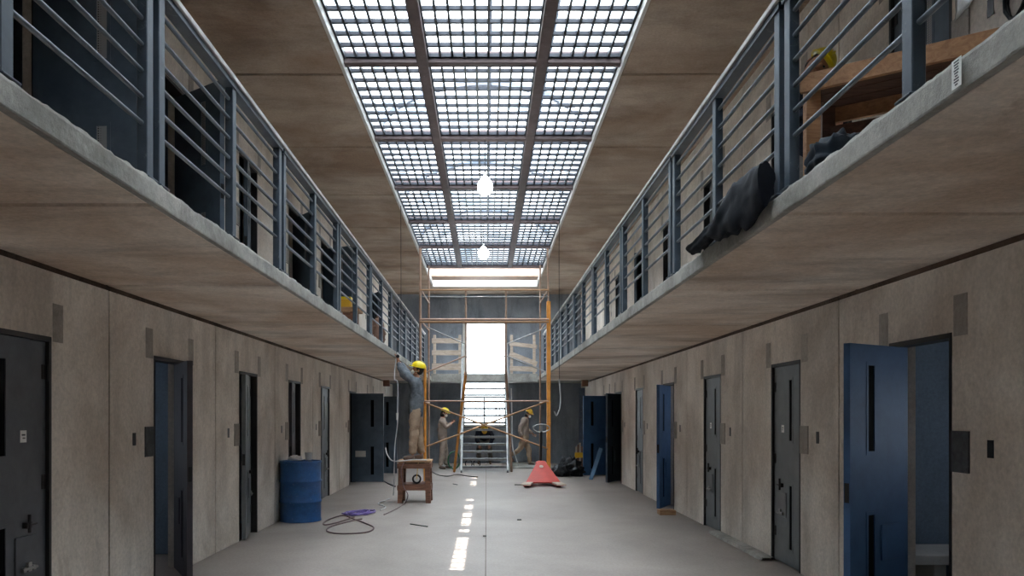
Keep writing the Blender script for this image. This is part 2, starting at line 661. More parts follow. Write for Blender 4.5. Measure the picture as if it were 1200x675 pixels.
# outer walls of the cells, with a small window where the photograph shows daylight in a cell
def outer(name, s, wins, label):
    mb = MB()
    a, b = sorted((s * XO, s * (XO + 0.2)))
    cur = YB
    for (y0, y1, z0, z1) in wins:
        mb.box(a, b, cur, y0, -0.2, Z3 + .16)
        mb.box(a, b, y0, y1, -0.2, z0)
        mb.box(a, b, y0, y1, z1, Z3 + .16)
        cur = y1
    mb.box(a, b, cur, YE + 0.25, -0.2, Z3 + .16)
    return struct(mb.build(name, [M_CELL]), label)


outer('wall_outer_left', -1, [(7.3, 7.9, 1.2, 1.8)], 'outer wall of the left cells')
outer('wall_outer_right', 1, [(5.2, 6.0, 1.3, 1.7), (12.7, 13.5, 1.5, 2.0)], 'outer wall of the right cells')
for s, xw, js, nm in ((-1, XL, JL, 'wall_cell_left'), (1, XR, JR, 'wall_cell_right')):
    for k, j in enumerate(js):
        if j < 3:
            continue
        for lvl, (z0, z1) in enumerate(((0, Z1), (Z2, Z3))):
            mb = MB()
            a, b = sorted((s * (abs(xw) + WT), s * XO))
            mb.box(a, b, j - 0.06, j + 0.06, z0, z1)
            struct(mb.build(nm, [M_CELL]), 'painted partition between two cells')

# ------------------------------------------------------------------ skylight
ZG = 5.60
mb = MB()
for y in GB:
    mb.box(SL, SR, y - 0.055, y + 0.055, ZG - 0.06, ZG + 0.08)
for x in (-0.72, 0.63):
    mb.box(x - 0.06, x + 0.06, GB[0], GB[-1], ZG - 0.075, ZG + 0.075)
struct(mb.build('skylight_frame', [M_BEAM], bevel=0.008, seg=1), 'brown steel beams dividing the skylight into bays')

mb = MB()       # pale metal lip round the opening
for x0, x1 in ((SL, SL + 0.035), (SR - 0.035, SR)):
    mb.box(x0, x1, Y_SKY0, Y_SKY1, Z3 - 0.012, Z3 + 0.10)
mb.box(SL, SR, Y_SKY1 - 0.05, Y_SKY1, Z3 - 0.03, Z3 + 0.10)
struct(mb.build('trim_3', [M_WHITE]), 'pale metal lip around the skylight opening')


mb = MB()
mb.box(SL + .04, SR - .04, 22.35, 23.0, Z3 + 0.10, Z3 + 0.15)
mb.box(SL + .04, SR - .04, 21.25, 21.29, Z3 + 0.10, Z3 + 0.14)
struct(mb.build('skylight_frame', [M_RUSTY]), 'thin cross bars over the open far end of the skylight')


def grate(x0, x1, y0, y1):
    mb = MB()
    n = max(2, round((x1 - x0) / 0.135))
    for i in range(n + 1):
        x = x0 + (x1 - x0) * i / n
        mb.box(x - 0.012, x + 0.012, y0, y1, ZG - 0.01, ZG + 0.055)
    m = 9
    for j in range(m + 1):
        y = y0 + (y1 - y0) * j / m
        mb.box(x0, x1, y - 0.018, y + 0.018, ZG + 0.0, ZG + 0.04)
    return mb


cols = [('left', SL + 0.045, -0.785), ('middle', -0.655, 0.565), ('right', 0.695, SR - 0.045)]
ordn = ['nearest', 'second', 'third', 'fourth', 'fifth', 'sixth', 'seventh', 'eighth']
nb = len(GB) - 1
for ci, (cn, x0, x1) in enumerate(cols):
    src = grate(x0, x1, -1.135, 1.135).build('skylight_grate', [M_GRATE])
    for k in range(nb):
        o = src if k == 0 else src.copy()
        if k:
            COL.objects.link(o)
        o.location = (0, (GB[k] + GB[k + 1]) / 2, 0)
        far = nb - k
        lab = ['', 'farthest', 'second farthest', 'third farthest', 'fourth farthest', 'fifth farthest', 'sixth farthest',
               'seventh farthest', 'eighth farthest'][far]
        tag(o, 'steel skylight grate in the %s column, %s from the viewer' % (cn, lab), 'grate', 'steel grates under the skylight')

# barrel roof of milky sheet over the grates, with a narrow open slot at its ridge
HW, SPR, RISE = 1.78, 6.05, 0.95
XC = (SL + SR) / 2


def arc(t):
    return (XC + HW * math.cos(t), SPR + RISE * math.sin(t))


Y_R0, Y_R1 = Y_SKY0 - 0.3, Y_SKY1 + 0.3
mb = MB()
mb.smooth = True
NA = 28
gap = 0.055
ang = [PI * i / NA for i in range(NA + 1)]
tg = math.acos(gap / HW)
angl = [a for a in ang if a < tg - 0.01] + [tg]
for part in (0, 1):
    aa = angl if part == 0 else [PI - a for a in angl]
    pts = [arc(a) for a in aa]
    vs = [(x, y, z) for y in (Y_R0, Y_R1) for x, z in pts]
    k = len(pts)
    mb.add(vs, [(i, i + 1, k + i + 1, k + i) for i in range(k - 1)])
xa, za = arc(tg)
xb, zb = arc(PI - tg)
LIT = [(7.72, 8.90), (8.96, 9.76), (9.84, 9.98), (10.2, 10.44), (10.85, 11.60), (11.72, 12.45), (12.74, 13.3), (13.98, 14.26),
       (16.9, 18.1), (18.95, 19.2)]
cur = Y_R0
for l0, l1 in LIT + [(None, None)]:      # strips added in the slot, spaced to shape the sun dashes on the floor
    e = Y_R1 if l0 is None else l0 + 0.22 * 6.98
    mb.add([(xa, cur, za), (xb, cur, zb), (xb, e, zb), (xa, e, za)], [(0, 1, 2, 3)])
    if l0 is not None:
        cur = l1 + 0.22 * 6.98
for y in (Y_R0, Y_R1):      # end closures
    pts = [(arc(a)[0], y, arc(a)[1]) for a in ang]
    mb.add(pts, [tuple(range(len(pts)))])
struct(mb.build('skylight_roof', [M_SKINROOF]), 'milky plastic barrel roof over the skylight')
mb = MB()
for y in (4.8, 8.65, 12.5, 16.4, 20.2):
    pts = [(arc(PI * i / 20)[0] * 0.985, y, arc(PI * i / 20)[1] - 0.05) for i in range(21)]
    for i in range(20):
        mb.obox(pts[i], pts[i + 1], 0.09, 0.07, (0, 0, 1))
for t in (0.32, 0.68):
    x, z = arc(PI * t)
    mb.box(x - 0.03, x + 0.03, Y_R0, Y_R1, z - 0.09, z - 0.03)
x, z = arc(PI * 0.5)
mb.box(x + 0.085, x + 0.125, Y_R0, Y_R1, z - 0.09, z - 0.02)
mb.box(x - 0.125, x - 0.085, Y_R0, Y_R1, z - 0.09, z - 0.02)
struct(mb.build('skylight_arches', [M_ARCH]), 'steel arches and purlins carrying the barrel roof')
mb = MB()
for x0, x1 in ((SL - 0.16, SL - 0.02), (SR + 0.02, SR + 0.16)):
    mb.box(x0, x1, Y_R0, Y_R1, Z3 + 0.16, SPR + 0.03)
for y0, y1 in ((Y_R0, Y_R0 + 0.14), (Y_R1 - 0.14, Y_R1)):
    mb.box(SL - 0.16, SR + 0.16, y0, y1, Z3 + 0.16, SPR + 0.03)
struct(mb.build('skylight_upstand', [M_WHITE]), 'pale upstand walls below the barrel roof')

# ------------------------------------------------------------------ far window
wn = empty('window_1', (0, YE + 0.1, WZ0), 'tall bright frosted window in the far wall', 'window', None, 'structure')
mb = MB()
fw = 0.07
mb.box(WX0, WX0 + fw, YE - 0.01, YE + 0.12, WZ0, WZ1)
mb.box(WX1 - fw, WX1, YE - 0.01, YE + 0.12, WZ0, WZ1)
mb.box(WX0, WX1, YE - 0.01, YE + 0.12, WZ1 - fw, WZ1)
mb.box(WX0, WX1, YE - 0.01, YE + 0.12, WZ0, WZ0 + fw)
mb.build('window_frame', [M_WHITE], wn)
mb = MB()
mb.box(-0.09, -0.04, YE + 0.02, YE + 0.08, WZ0 + fw, 2.15)
mb.box(WX0 + fw, WX1 - fw, YE + 0.02, YE + 0.08, 2.12, 2.17)
mb.box(WX0 + fw, WX1 - fw, YE + 0.02, YE + 0.08, 1.55, 1.58)
mb.box(0.30, 0.325, YE + 0.03, YE + 0.07, WZ0 + fw, 1.9)
mb.box(0.42, 0.445, YE + 0.03, YE + 0.07, WZ0 + fw, 1.9)
mb.build('mullion', [M_GRATE], wn)
mb = MB()
mb.box(WX0 + fw, WX1 - fw, YE + 0.10, YE + 0.108, WZ0 + fw, WZ1 - fw)
mb.build('pane', [M_PANE], wn)

# ------------------------------------------------------------------ doors
ST = 0.05       # leaf thickness


def leaf_boxes(mb, x0, x1, z0, z1, holes, y0, y1):
    """a slab x0..x1, z0..z1 with rectangular holes that share one x range"""
    hx0, hx1 = holes[0][0], holes[0][1]
    mb.box(x0, hx0, y0, y1, z0, z1)
    mb.box(hx1, x1, y0, y1, z0, z1)
    z = z0
    for (_, _, a, b) in holes:
        mb.box(hx0, hx1, y0, y1, z, a)
        z = b
    mb.box(hx0, hx1, y0, y1, z, z1)


DOORN = [0]


def door(s, y0, y1, zf, angle, mat, label, perf=False, darkplate=False, tagpaper=False, hatch=True, sign=False):
    DOORN[0] += 1
    xw = abs(XL if s < 0 else XR)
    W = y1 - y0 - 0.06
    H = DH - 0.05
    hx, hy = s * (xw + (0.022 if angle < 5 else 0.075)), y1 - 0.03
    root = empty('door_%d' % DOORN[0], (hx, hy, zf), label, 'door', None, 'structure')
    # frame stays square in the wall
    mb = MB()
    a, b = sorted((s * (xw - 0.004), s * (xw + 0.12)))
    mb.box(a, b, y0, y0 + 0.028, zf, zf + DH)
    mb.box(a, b, y1 - 0.028, y1, zf, zf + DH)
    mb.box(a, b, y0, y1, zf + DH - 0.035, zf + DH)
    mb.build('door_frame', [M_FRAME], root)
    # local leaf frame: x along the leaf from the hinge, y = outward face normal (corridor side), z up
    al = R(angle)
    dx = Vector((-s * math.sin(al), -math.cos(al), 0))
    nrm = Vector((-s * math.cos(al), math.sin(al), 0))
    M = Matrix(((dx.x, nrm.x, 0, hx), (dx.y, nrm.y, 0, hy), (0, 0, 1, zf + 0.012), (0, 0, 0, 1)))
    sx0, sx1 = W * 0.60, W * 0.60 + 0.075
    holes = [(sx0, sx1, 0.17, 0.82), (sx0, sx1, 1.28, 1.90)]
    lf = MB(M)
    leaf_boxes(lf, 0.0, W, 0.0, H, holes, -ST, 0.0)
    lf.cur = 0
    for (a0, a1, c0, c1) in holes:      # raised lips round the slots
        for yy0, yy1 in ((0.0, 0.004), (-ST - 0.004, -ST)):
            lf.box(a0 - 0.025, a0, yy0, yy1, c0 - 0.025, c1 + 0.025)
            lf.box(a1, a1 + 0.025, yy0, yy1, c0 - 0.025, c1 + 0.025)
            lf.box(a0, a1, yy0, yy1, c0 - 0.025, c0)
            lf.box(a0, a1, yy0, yy1, c1, c1 + 0.025)
    leaf = lf.build('leaf', [mat], root)
    for (a0, a1, c0, c1) in holes:
        g = MB(M)
        g.box(a0, a1, -ST + 0.003, -0.003, c0, c1)
        g.build('slot_window', [M_PERF if perf else M_SLOT], leaf)
    for hz in (0.25, 1.02, 1.78):
        g = MB(M)
        g.tube([(-0.008, 0.012, hz), (-0.008, 0.012, hz + 0.12)], 0.014, 8)
        g.box(-0.006, 0.05, 0.0, 0.006, hz + 0.01, hz + 0.11)
        g.build('hinge', [M_FRAME], root)
    if hatch:
        h = MB(M)
        hx0, hx1 = W * 0.16, W * 0.16 + 0.24
        for f0, f1 in ((0.0, 0.012), (-ST - 0.012, -ST)):
            h.box(hx0, hx1, f0, f1, 0.48, 0.74)
        hh = h.build('food_hatch', [mat], leaf, bevel=0.004, seg=1)
        k = MB(M)
        k.tube([(hx0 + 0.03, 0.03, 0.52), (hx1 - 0.04, 0.03, 0.52)], 0.010, 8)
        k.box(hx0 + 0.05, hx0 + 0.08, 0.0, 0.035, 0.505, 0.535)
        k.box(hx1 - 0.08, hx1 - 0.05, 0.0, 0.035, 0.505, 0.535)
        k.box(hx0 + 0.09, hx0 + 0.13, 0.012, 0.03, 0.50, 0.56)
        k.build('slide_bolt', [M_CHROME], leaf)
        k = MB(M)
        k.tube([(hx0 + 0.12, 0.03, 0.76), (hx0 + 0.12, 0.03, 0.88)], 0.011, 8)
        k.box(hx0 + 0.09, hx0 + 0.15, 0.0, 0.03, 0.79, 0.83)
        k.tube([(hx0 + 0.03, 0.025, 0.81), (hx0 + 0.12, 0.035, 0.81)], 0.008, 8)
        k.build('handle', [M_FRAME], leaf)
    lk = MB(M)
    lk.box(W - 0.006, W + 0.003, -ST * 0.85, -ST * 0.15, 0.92, 1.06)
    lk.build('lock_case', [M_DARK], leaf)
    if tagpaper:
        k = MB(M)
        k.box(W * 0.30, W * 0.30 + 0.07, 0.0005, 0.003, 1.36, 1.44)
        k.cur = 1
        k.box(W * 0.30 + 0.015, W * 0.30 + 0.055, 0.003, 0.0036, 1.405, 1.415)
        k.box(W * 0.30 + 0.015, W * 0.30 + 0.045, 0.003, 0.0036, 1.385, 1.392)
        k.build('paper_tag', [M_PAPER, M_INK], leaf)
    if sign:
        k = MB(M)
        k.box(W * 0.12, W * 0.12 + 0.24, -ST - 0.010, -ST - 0.001, 0.58, 0.72)
        o = k.build('label_plate', [M_WHITE], leaf)
        o['label'] = 'small white plate'
    # plate and slot on the wall beside the near jamb
    a, b = sorted((s * (xw - 0.012), s * (xw - 0.001)))
    k = MB()
    k.box(a, b, y0 - 0.19, y0 - 0.012, zf + 1.18, zf + 1.45)
    for q in range(4):
        k.box(a - 0.003, b + 0.003, y0 - 0.175 + 0.12 * (q % 2), y0 - 0.165 + 0.12 * (q % 2), zf + 1.2 + 0.2 * (q // 2), zf + 1.21 + 0.2 * (q // 2))
    k.build('lock_plate', [M_PLATE if darkplate else M_PATCH], root)
    k = MB()
    a, b = sorted((s * (xw - 0.003), s * (xw + 0.02)))
    k.box(a, b, y0 - 0.42, y0 - 0.36, zf + 1.29, zf + 1.40)
    k.build('key_slot', [M_DARK], root)
    return root


def DL(i):
    return OL[i]


door(-1, *OL[0], 0, 1, M_DDARK, 'closed dark grey cell door nearest the viewer on the left wall', tagpaper=True)
door(-1, *OL[1], 0, 31, M_DBLACK, 'black half open door, second along the left wall, beside a dark doorway', darkplate=True)
door(-1, *OL[2], 0, 12, M_DGREY, 'grey door standing just ajar before the blue drum')
door(-1, *OL[3], 0, 10, M_DBLACK, 'narrow dark door right behind the blue drum')
door(-1, *OL[4], 0, 3, M_DGREY, 'closed grey door between the blue drum and the wide open slate door')
door(-1, *OL[5], 0, 88, M_DSLATE, 'slate door swung fully open with a small white plate, left wall', sign=True, hatch=False)
door(-1, *OL[6], 0, 88, M_DSLATE, 'farthest slate door on the left wall, open behind another open leaf', hatch=False)
door(1, *OR[0], 0, 58, M_DBLUE, 'large blue door swung open, nearest the viewer on the right wall', darkplate=True)
door(1, *OR[1], 0, 1, M_DGREY, 'closed grey door with paper tag nearest the viewer on the right wall', tagpaper=True)
door(1, *OR[2], 0, 1, M_DGREY, 'closed grey door with paper tag, next beyond, above the mortar strip', tagpaper=True)
door(1, *OR[3], 0, 28, M_DBLUE, 'blue half open door above a wooden block on the right wall')
door(1, *OR[4], 0, 2, M_DGREY, 'narrow closed grey door just beyond the blue half open one')
door(1, *OR[5], 0, 34, M_DSLATE, 'slate door standing open near the far end of the right wall')
door(1, *OR[6], 0, 74, M_DBLUE, 'farthest blue door, open behind the slate one on the right')
door(-1, *OL[0], Z2, 85, M_DSLATE, 'dark slate upper door wide open with perforated slots, nearest on the left balcony', perf=True, hatch=False)
door(-1, *OL[1], Z2, 55, M_DSLATE, 'dark slate upper door half open, second on the left balcony', perf=True, hatch=False)
door(-1, *OL[2], Z2, 14, M_DSLATE, 'dark upper door slightly ajar, third on the left balcony', perf=True)
door(-1, *OL[3], Z2, 40, M_DSLATE, 'dark upper door ajar, fourth on the left balcony', perf=True)
door(-1, *OL[4], Z2, 60, M_DSLATE, 'dark upper door open, fifth on the left balcony', perf=True)
door(-1, *OL[5], Z2, 12, M_DSLATE, 'dark upper door, sixth on the left balcony', perf=True)
door(-1, *OL[6], Z2, 30, M_DSLATE, 'farthest upper door on the left balcony', perf=True)
door(1, *OR[0], Z2, 1, M_DSLATE, 'dark upper door behind the timber bench, nearest on the right balcony', perf=True)
door(1, *OR[1], Z2, 1, M_DGREY, 'closed grey upper door behind the black sheet, second on the right balcony', perf=True)
door(1, *OR[2], Z2, 12, M_DGREY, 'grey upper door just ajar, third on the right balcony', perf=True)
door(1, *OR[3], Z2, 12, M_DSLATE, 'dark upper door just ajar, fourth on the right balcony', perf=True)
door(1, *OR[4], Z2, 20, M_DSLATE, 'dark upper door ajar, fifth on the right balcony', perf=True)
door(1, *OR[5], Z2, 12, M_DSLATE, 'dark upper door, sixth on the right balcony', perf=True)
door(1, *OR[6], Z2, 12, M_DSLATE, 'farthest upper door on the right balcony', perf=True)

# concrete bench inside the open cell on the right
mb = MB()
mb.box(XR + WT + 0.02, XO - 0.05, 6.10, 6.64, 0.36, 0.44)
mb.box(XR + WT + 0.3, XR + WT + 0.4, 6.14, 6.62, 0, 0.36)
mb.box(XO - 0.5, XO - 0.4, 6.14, 6.62, 0, 0.36)
tag(mb.build('cell_bench', [M_WHITE], bevel=0.01), 'pale cell bench seen through the nearest open doorway on the right', 'bench')


# ------------------------------------------------------------------ balcony railings
def railing_panel(x, s):
    L = 2.26
    root = bpy.data.objects.new('railing_panel', None)
    COL.objects.link(root)
    pm = None
    for k, y in enumerate((0.0, L / 2, L)):
        mb = MB()
        mb.box(-0.026, 0.026, y - 0.036, y + 0.036, 0.006, 1.02)
        mb.box(-0.045, 0.045, y - 0.055, y + 0.055, 0.0, 0.012)
        mb.build('post', [M_RAIL], root, bevel=0.004, seg=1)
    for k in range(6):
        z = 0.27 + 0.128 * k
        mb = MB()
        mb.tube([(0, 0.03, z), (0, L - 0.03, z)], 0.0115, 8)
        mb.build('rail_bar', [M_BAR], root)
    mb = MB()
    mb.box(-0.05, 0.05, -0.07, L + 0.07, 1.02, 1.055)
    mb.build('top_rail', [M_RAILTOP], root, bevel=0.004, seg=1)
    mb = MB()
    mb.box(-0.035, 0.035, -0.05, L + 0.05, 0.985, 1.02)
    mb.build('under_rail', [M_RAIL], root)
    return root


src = railing_panel(0, 0)
first = True
words = ['nearest', 'second', 'third', 'fourth', 'fifth', 'sixth', 'seventh', 'eighth', 'ninth', 'farthest']
for s, x, y00, nm in ((-1, BL - 0.045, 1.53, 'left'), (1, BR + 0.045, 1.70, 'right')):
    k = 0
    while True:
        y0 = y00 + 2.4 * k
        if y0 + 2.3 > YBR - 0.02:
            break
        o = src if first else copy_tree(src)
        first = False
        o.location = (x, y0, Z2 + 0.012)
        tag(o, 'slate blue bar railing panel on the %s balcony edge, %s from the viewer' % (nm, words[k] if k < 8 else 'farthest'),
            'railing', 'railing panels along the %s balcony' % nm)
        k += 1
#PART2
# ------------------------------------------------------------------ people
def skin_mesh(J, E, root, sub=2, wobble=0.0, seed=0):
    """one continuous surface grown around a skeleton: J name -> (point, radius), E edges"""
    names = list(J)
    names.remove(root)
    names = [root] + names
    idx = {n: i for i, n in enumerate(names)}
    me = bpy.data.meshes.new('tmp')
    me.from_pydata([J[n][0] for n in names], [(idx[a], idx[b]) for a, b in E], [])
    o = bpy.data.objects.new('tmp', me)
    COL.objects.link(o)
    sk = o.modifiers.new('skin', 'SKIN')
    sk.use_smooth_shade = True
    if not me.skin_vertices:
        me.attributes
    for i, n in enumerate(names):
        d = me.skin_vertices[0].data[i]
        r = J[n][1]
        d.radius = r if isinstance(r, (tuple, list)) else (r, r)
        d.use_root = (i == 0)
    ss = o.modifiers.new('sub', 'SUBSURF')
    ss.levels = sub
    ss.render_levels = sub
    dg = bpy.context.evaluated_depsgraph_get()
    ev = o.evaluated_get(dg)
    res = bpy.data.meshes.new_from_object(ev, preserve_all_data_layers=False, depsgraph=dg)
    COL.objects.unlink(o)
    bpy.data.objects.remove(o)
    bpy.data.meshes.remove(me)
    if wobble:
        for v in res.vertices:
            c = v.co
            q = noise.noise(Vector((c.x * 9 + seed, c.y * 9, c.z * 14)))
            q2 = noise.noise(Vector((c.x * 22 + seed, c.y * 22, c.z * 30)))
            v.co = c + v.normal * (wobble * q + wobble * .5 * q2)
    return res


def lerp(a, b, t):
    return a + (b - a) * t


def ellip(mb, c, ax, n=14, m=10, half=False):
    """ellipsoid; ax = three scaled axis vectors (x, y, z)"""
    vs, fs = [], []
    lo = 0.0 if half else -PI / 2
    for i in range(m + 1):
        t = lo + (PI / 2 - lo) * i / m
        for k in range(n):
            a = 2 * PI * k / n
            vs.append(c + ax[0] * math.cos(t) * math.cos(a) + ax[1] * math.cos(t) * math.sin(a) + ax[2] * math.sin(t))
    for i in range(m):
        for k in range(n):
            k2 = (k + 1) % n
            fs.append((i * n + k, i * n + k2, (i + 1) * n + k2, (i + 1) * n + k))
    sm = mb.smooth
    mb.smooth = True
    mb.add(vs, fs)
    mb.smooth = False
    mb.add(vs[:n], [tuple(reversed(range(n)))])
    mb.smooth = sm


def hand_islands(mb, wrist, direction, palmn, side, curl=0.5, k=1.0):
    """palm and five unequal curled fingers; palmn = where the palm faces, side = towards the thumb"""
    d = direction.normalized()
    pn = (palmn - d * palmn.dot(d)).normalized()
    sd = d.cross(pn)
    if sd.dot(side) < 0:
        sd = -sd
    ms = [skin_mesh({'a': (wrist - d * 0.02, 0.022 * k), 'b': (wrist + d * 0.04 * k, (0.034 * k, 0.018 * k)),
                     'c': (wrist + d * 0.085 * k, (0.036 * k, 0.016 * k))}, [('a', 'b'), ('b', 'c')], 'a', 1)]
    for i, (off, ln) in enumerate(((0.030, 0.072), (0.010, 0.082), (-0.010, 0.076), (-0.029, 0.060))):
        p = wrist + d * 0.075 * k + sd * off * k
        dd = d
        J = {'j0': (p.copy(), 0.0095 * k)}
        E = []
        for q in range(1, 4):
            dd = (dd + pn * curl * 0.55).normalized()
            p = p + dd * ln * k * (0.42, 0.33, 0.25)[q - 1]
            J['j%d' % q] = (p.copy(), (0.0090 - 0.0009 * q) * k)
            E.append(('j%d' % (q - 1), 'j%d' % q))
        ms.append(skin_mesh(J, E, 'j0', 1))
    p = wrist + d * 0.025 * k + sd * 0.026 * k
    J = {'j0': (p.copy(), 0.011 * k), 'j1': (p + (sd + d * 0.8 + pn * .3).normalized() * 0.035 * k, 0.0105 * k),
         'j2': (p + (sd * .7 + d * 1.3 + pn * .6).normalized() * 0.068 * k, 0.0085 * k)}
    ms.append(skin_mesh(J, [('j0', 'j1'), ('j1', 'j2')], 'j0', 1))
    for m in ms:
        mb.mesh(m)
        bpy.data.meshes.remove(m)


def person(label, P, face, hat, top, trousers, mask=True, group=None, seed=0, curl=0.6, boots=None, k=1.0, hood=False):
    """P: joint name -> world point.  face: direction the nose points"""
    f = Vector(face).normalized()
    up = (P['head'] - P['neck']).normalized()
    rt = f.cross(up).normalized()
    f = up.cross(rt).normalized()
    base = Vector(((P['al'].x + P['ar'].x) / 2, (P['al'].y + P['ar'].y) / 2, min(P['al'].z, P['ar'].z) - 0.08))
    root = empty('person', base, label, 'person', group)
    g = lambda n: P[n]
    # the body, one continuous surface, with hands and head grown onto it
    J = {'pelvis': (g('pelvis'), (0.10 * k, 0.08 * k)), 'spine': (lerp(g('pelvis'), g('chest'), .5), (0.11 * k, 0.08 * k)),
         'chest': (g('chest'), (0.135 * k, 0.10 * k)), 'neck': (g('neck'), 0.05 * k), 'skull': (lerp(g('neck'), g('head'), .6), 0.052 * k)}
    E = [('pelvis', 'spine'), ('spine', 'chest'), ('chest', 'neck'), ('neck', 'skull')]
    for s in 'lr':
        J['s' + s] = (g('s' + s), 0.058 * k)
        J['u' + s] = (lerp(g('s' + s), g('e' + s), .5), 0.05 * k)
        J['e' + s] = (g('e' + s), 0.041 * k)
        J['f' + s] = (lerp(g('e' + s), g('w' + s), .35), 0.041 * k)
        J['w' + s] = (g('w' + s), 0.026 * k)
        J['h' + s] = (g('h' + s), 0.085 * k)
        J['t' + s] = (lerp(g('h' + s), g('k' + s), .5), 0.075 * k)
        J['k' + s] = (g('k' + s), 0.056 * k)
        J['c' + s] = (lerp(g('k' + s), g('a' + s), .35), 0.054 * k)
        J['a' + s] = (g('a' + s), 0.036 * k)
        E += [('chest', 's' + s), ('s' + s, 'u' + s), ('u' + s, 'e' + s), ('e' + s, 'f' + s), ('f' + s, 'w' + s),
              ('pelvis', 'h' + s), ('h' + s, 't' + s), ('t' + s, 'k' + s), ('k' + s, 'c' + s), ('c' + s, 'a' + s)]
    mb = MB()
    m = skin_mesh(J, E, 'pelvis', 2)
    mb.mesh(m)
    H = P['head']
    ellip(mb, H + up * 0.015, (f * 0.096, rt * 0.077, up * 0.112))
    ellip(mb, H - up * 0.062 + f * 0.022, (f * 0.064, rt * 0.055, up * 0.052))      # jaw
    ellip(mb, H - up * 0.012 + f * 0.098, (f * 0.020, rt * 0.013, up * 0.026), 8, 6)  # nose
    ellip(mb, H - up * 0.060 + f * 0.083, (f * 0.010, rt * 0.024, up * 0.009), 8, 6)  # mouth
    for sgn in (-1, 1):
        ellip(mb, H - up * 0.004 + rt * sgn * 0.078 - f * 0.005, (f * 0.018, rt * 0.008, up * 0.030), 8, 6)
    for s, sgn in (('l', -1), ('r', 1)):
        d = (g('w' + s) - g('e' + s)).normalized()
        if 'd' + s in P:
            d = P['d' + s].normalized()
        pn = P.get('p' + s, f)
        hand_islands(mb, g('w' + s), d, pn, P.get('th' + s, -rt * sgn), curl)
    mb.build('body', [M_SKIN], root)
    for sgn in (-1, 1):
        e = MB()
        ellip(e, H + up * 0.012 + f * 0.088 + rt * sgn * 0.030, (f * 0.010, rt * 0.012, up * 0.008), 8, 6)
        e.build('eye', [M_DARK], root)
    h = MB()
    ellip(h, H + up * 0.020 - f * 0.016, (f * 0.092, rt * 0.086, up * 0.112))
    if hood:
        ellip(h, H - up * 0.05 - f * 0.02, (f * 0.085, rt * 0.082, up * 0.09))
    h.build('hair', [M_HAIR], root)
    # jacket
    J = {'hem': (lerp(g('pelvis'), g('chest'), -.45), (0.185 * k, 0.15 * k)), 'pelvis': (lerp(g('pelvis'), g('chest'), .08), (0.185 * k, 0.15 * k)), 'spine': (lerp(g('pelvis'), g('chest'), .5), (0.195 * k, 0.155 * k)),
         'chest': (lerp(g('pelvis'), g('chest'), .97), (0.20 * k, 0.155 * k)), 'neck': (lerp(g('chest'), g('neck'), .85), 0.075 * k)}
    E = [('hem', 'pelvis'), ('pelvis', 'spine'), ('spine', 'chest'), ('chest', 'neck')]
    for s in 'lr':
        J['s' + s] = (g('s' + s), 0.092 * k)
        J['u' + s] = (lerp(g('s' + s), g('e' + s), .5), 0.086 * k)
        J['e' + s] = (g('e' + s), 0.074 * k)
        J['f' + s] = (lerp(g('e' + s), g('w' + s), .45), 0.066 * k)
        J['w' + s] = (lerp(g('e' + s), g('w' + s), .92), 0.050 * k)
        E += [('chest', 's' + s), ('s' + s, 'u' + s), ('u' + s, 'e' + s), ('e' + s, 'f' + s), ('f' + s, 'w' + s)]
    m = skin_mesh(J, E, 'chest', 2, 0.022, seed)
    MB().mesh(m).build('jacket', [top], root)
    J = {'pelvis': (lerp(g('pelvis'), g('chest'), .35), (0.145 * k, 0.12 * k)), 'mid': (g('pelvis'), (0.16 * k, 0.135 * k))}
    E = [('pelvis', 'mid')]
    for s in 'lr':
        J['h' + s] = (lerp(g('h' + s), g('k' + s), .08), 0.112 * k)
        J['t' + s] = (lerp(g('h' + s), g('k' + s), .5), 0.100 * k)
        J['k' + s] = (g('k' + s), 0.086 * k)
        J['c' + s] = (lerp(g('k' + s), g('a' + s), .5), 0.080 * k)
        J['a' + s] = (lerp(g('k' + s), g('a' + s), .97), 0.072 * k)
        E += [('mid', 'h' + s), ('h' + s, 't' + s), ('t' + s, 'k' + s), ('k' + s, 'c' + s), ('c' + s, 'a' + s)]
    m = skin_mesh(J, E, 'mid', 2, 0.020, seed + 5)
    MB().mesh(m).build('trousers', [trousers], root)
    for s in 'lr':
        A = g('a' + s)
        t = P['toe' + s]
        dd = (t - A)
        dh = Vector((dd.x, dd.y, 0)).normalized()
        slope = P.get('slope' + s, 0.0)
        dv = (dh + Vector((0, 0, slope))).normalized()
        J = {'x': (A + Vector((0, 0, 0.02)), 0.05), 'a': (A - Vector((0, 0, 0.035)), 0.048), 'h': (A - Vector((0, 0, 0.035)) - dv * 0.05, 0.040),
             'm': (A - Vector((0, 0, 0.04)) + dv * 0.09, 0.042), 't': (A - Vector((0, 0, 0.048)) + dv * 0.17, 0.034)}
        m = skin_mesh(J, [('x', 'a'), ('a', 'h'), ('a', 'm'), ('m', 't')], 'a', 2)
        MB().mesh(m).build('boot', [boots or M_BOOT], root)
    # helmet: shell, ridge and brim
    c = H + up * 0.055 - f * 0.005
    hm = MB()
    ellip(hm, c, (f * 0.130, rt * 0.108, up * 0.105), 20, 8, half=True)
    ring = [c + (f * math.cos(a) * 0.134 + rt * math.sin(a) * 0.111) for a in [2 * PI * i / 20 for i in range(20)]]
    hm.tube(ring, 0.007, 6, closed=True)
    ellip(hm, c + f * 0.105 + up * 0.002, (f * 0.075, rt * 0.080, up * 0.014), 14, 6)
    hm.tube([c + f * (0.128 * math.cos(a)) + up * (0.108 * math.sin(a)) for a in [PI * i / 10 for i in range(1, 10)]], 0.010, 6)
    hm.build('helmet', [hat], root)
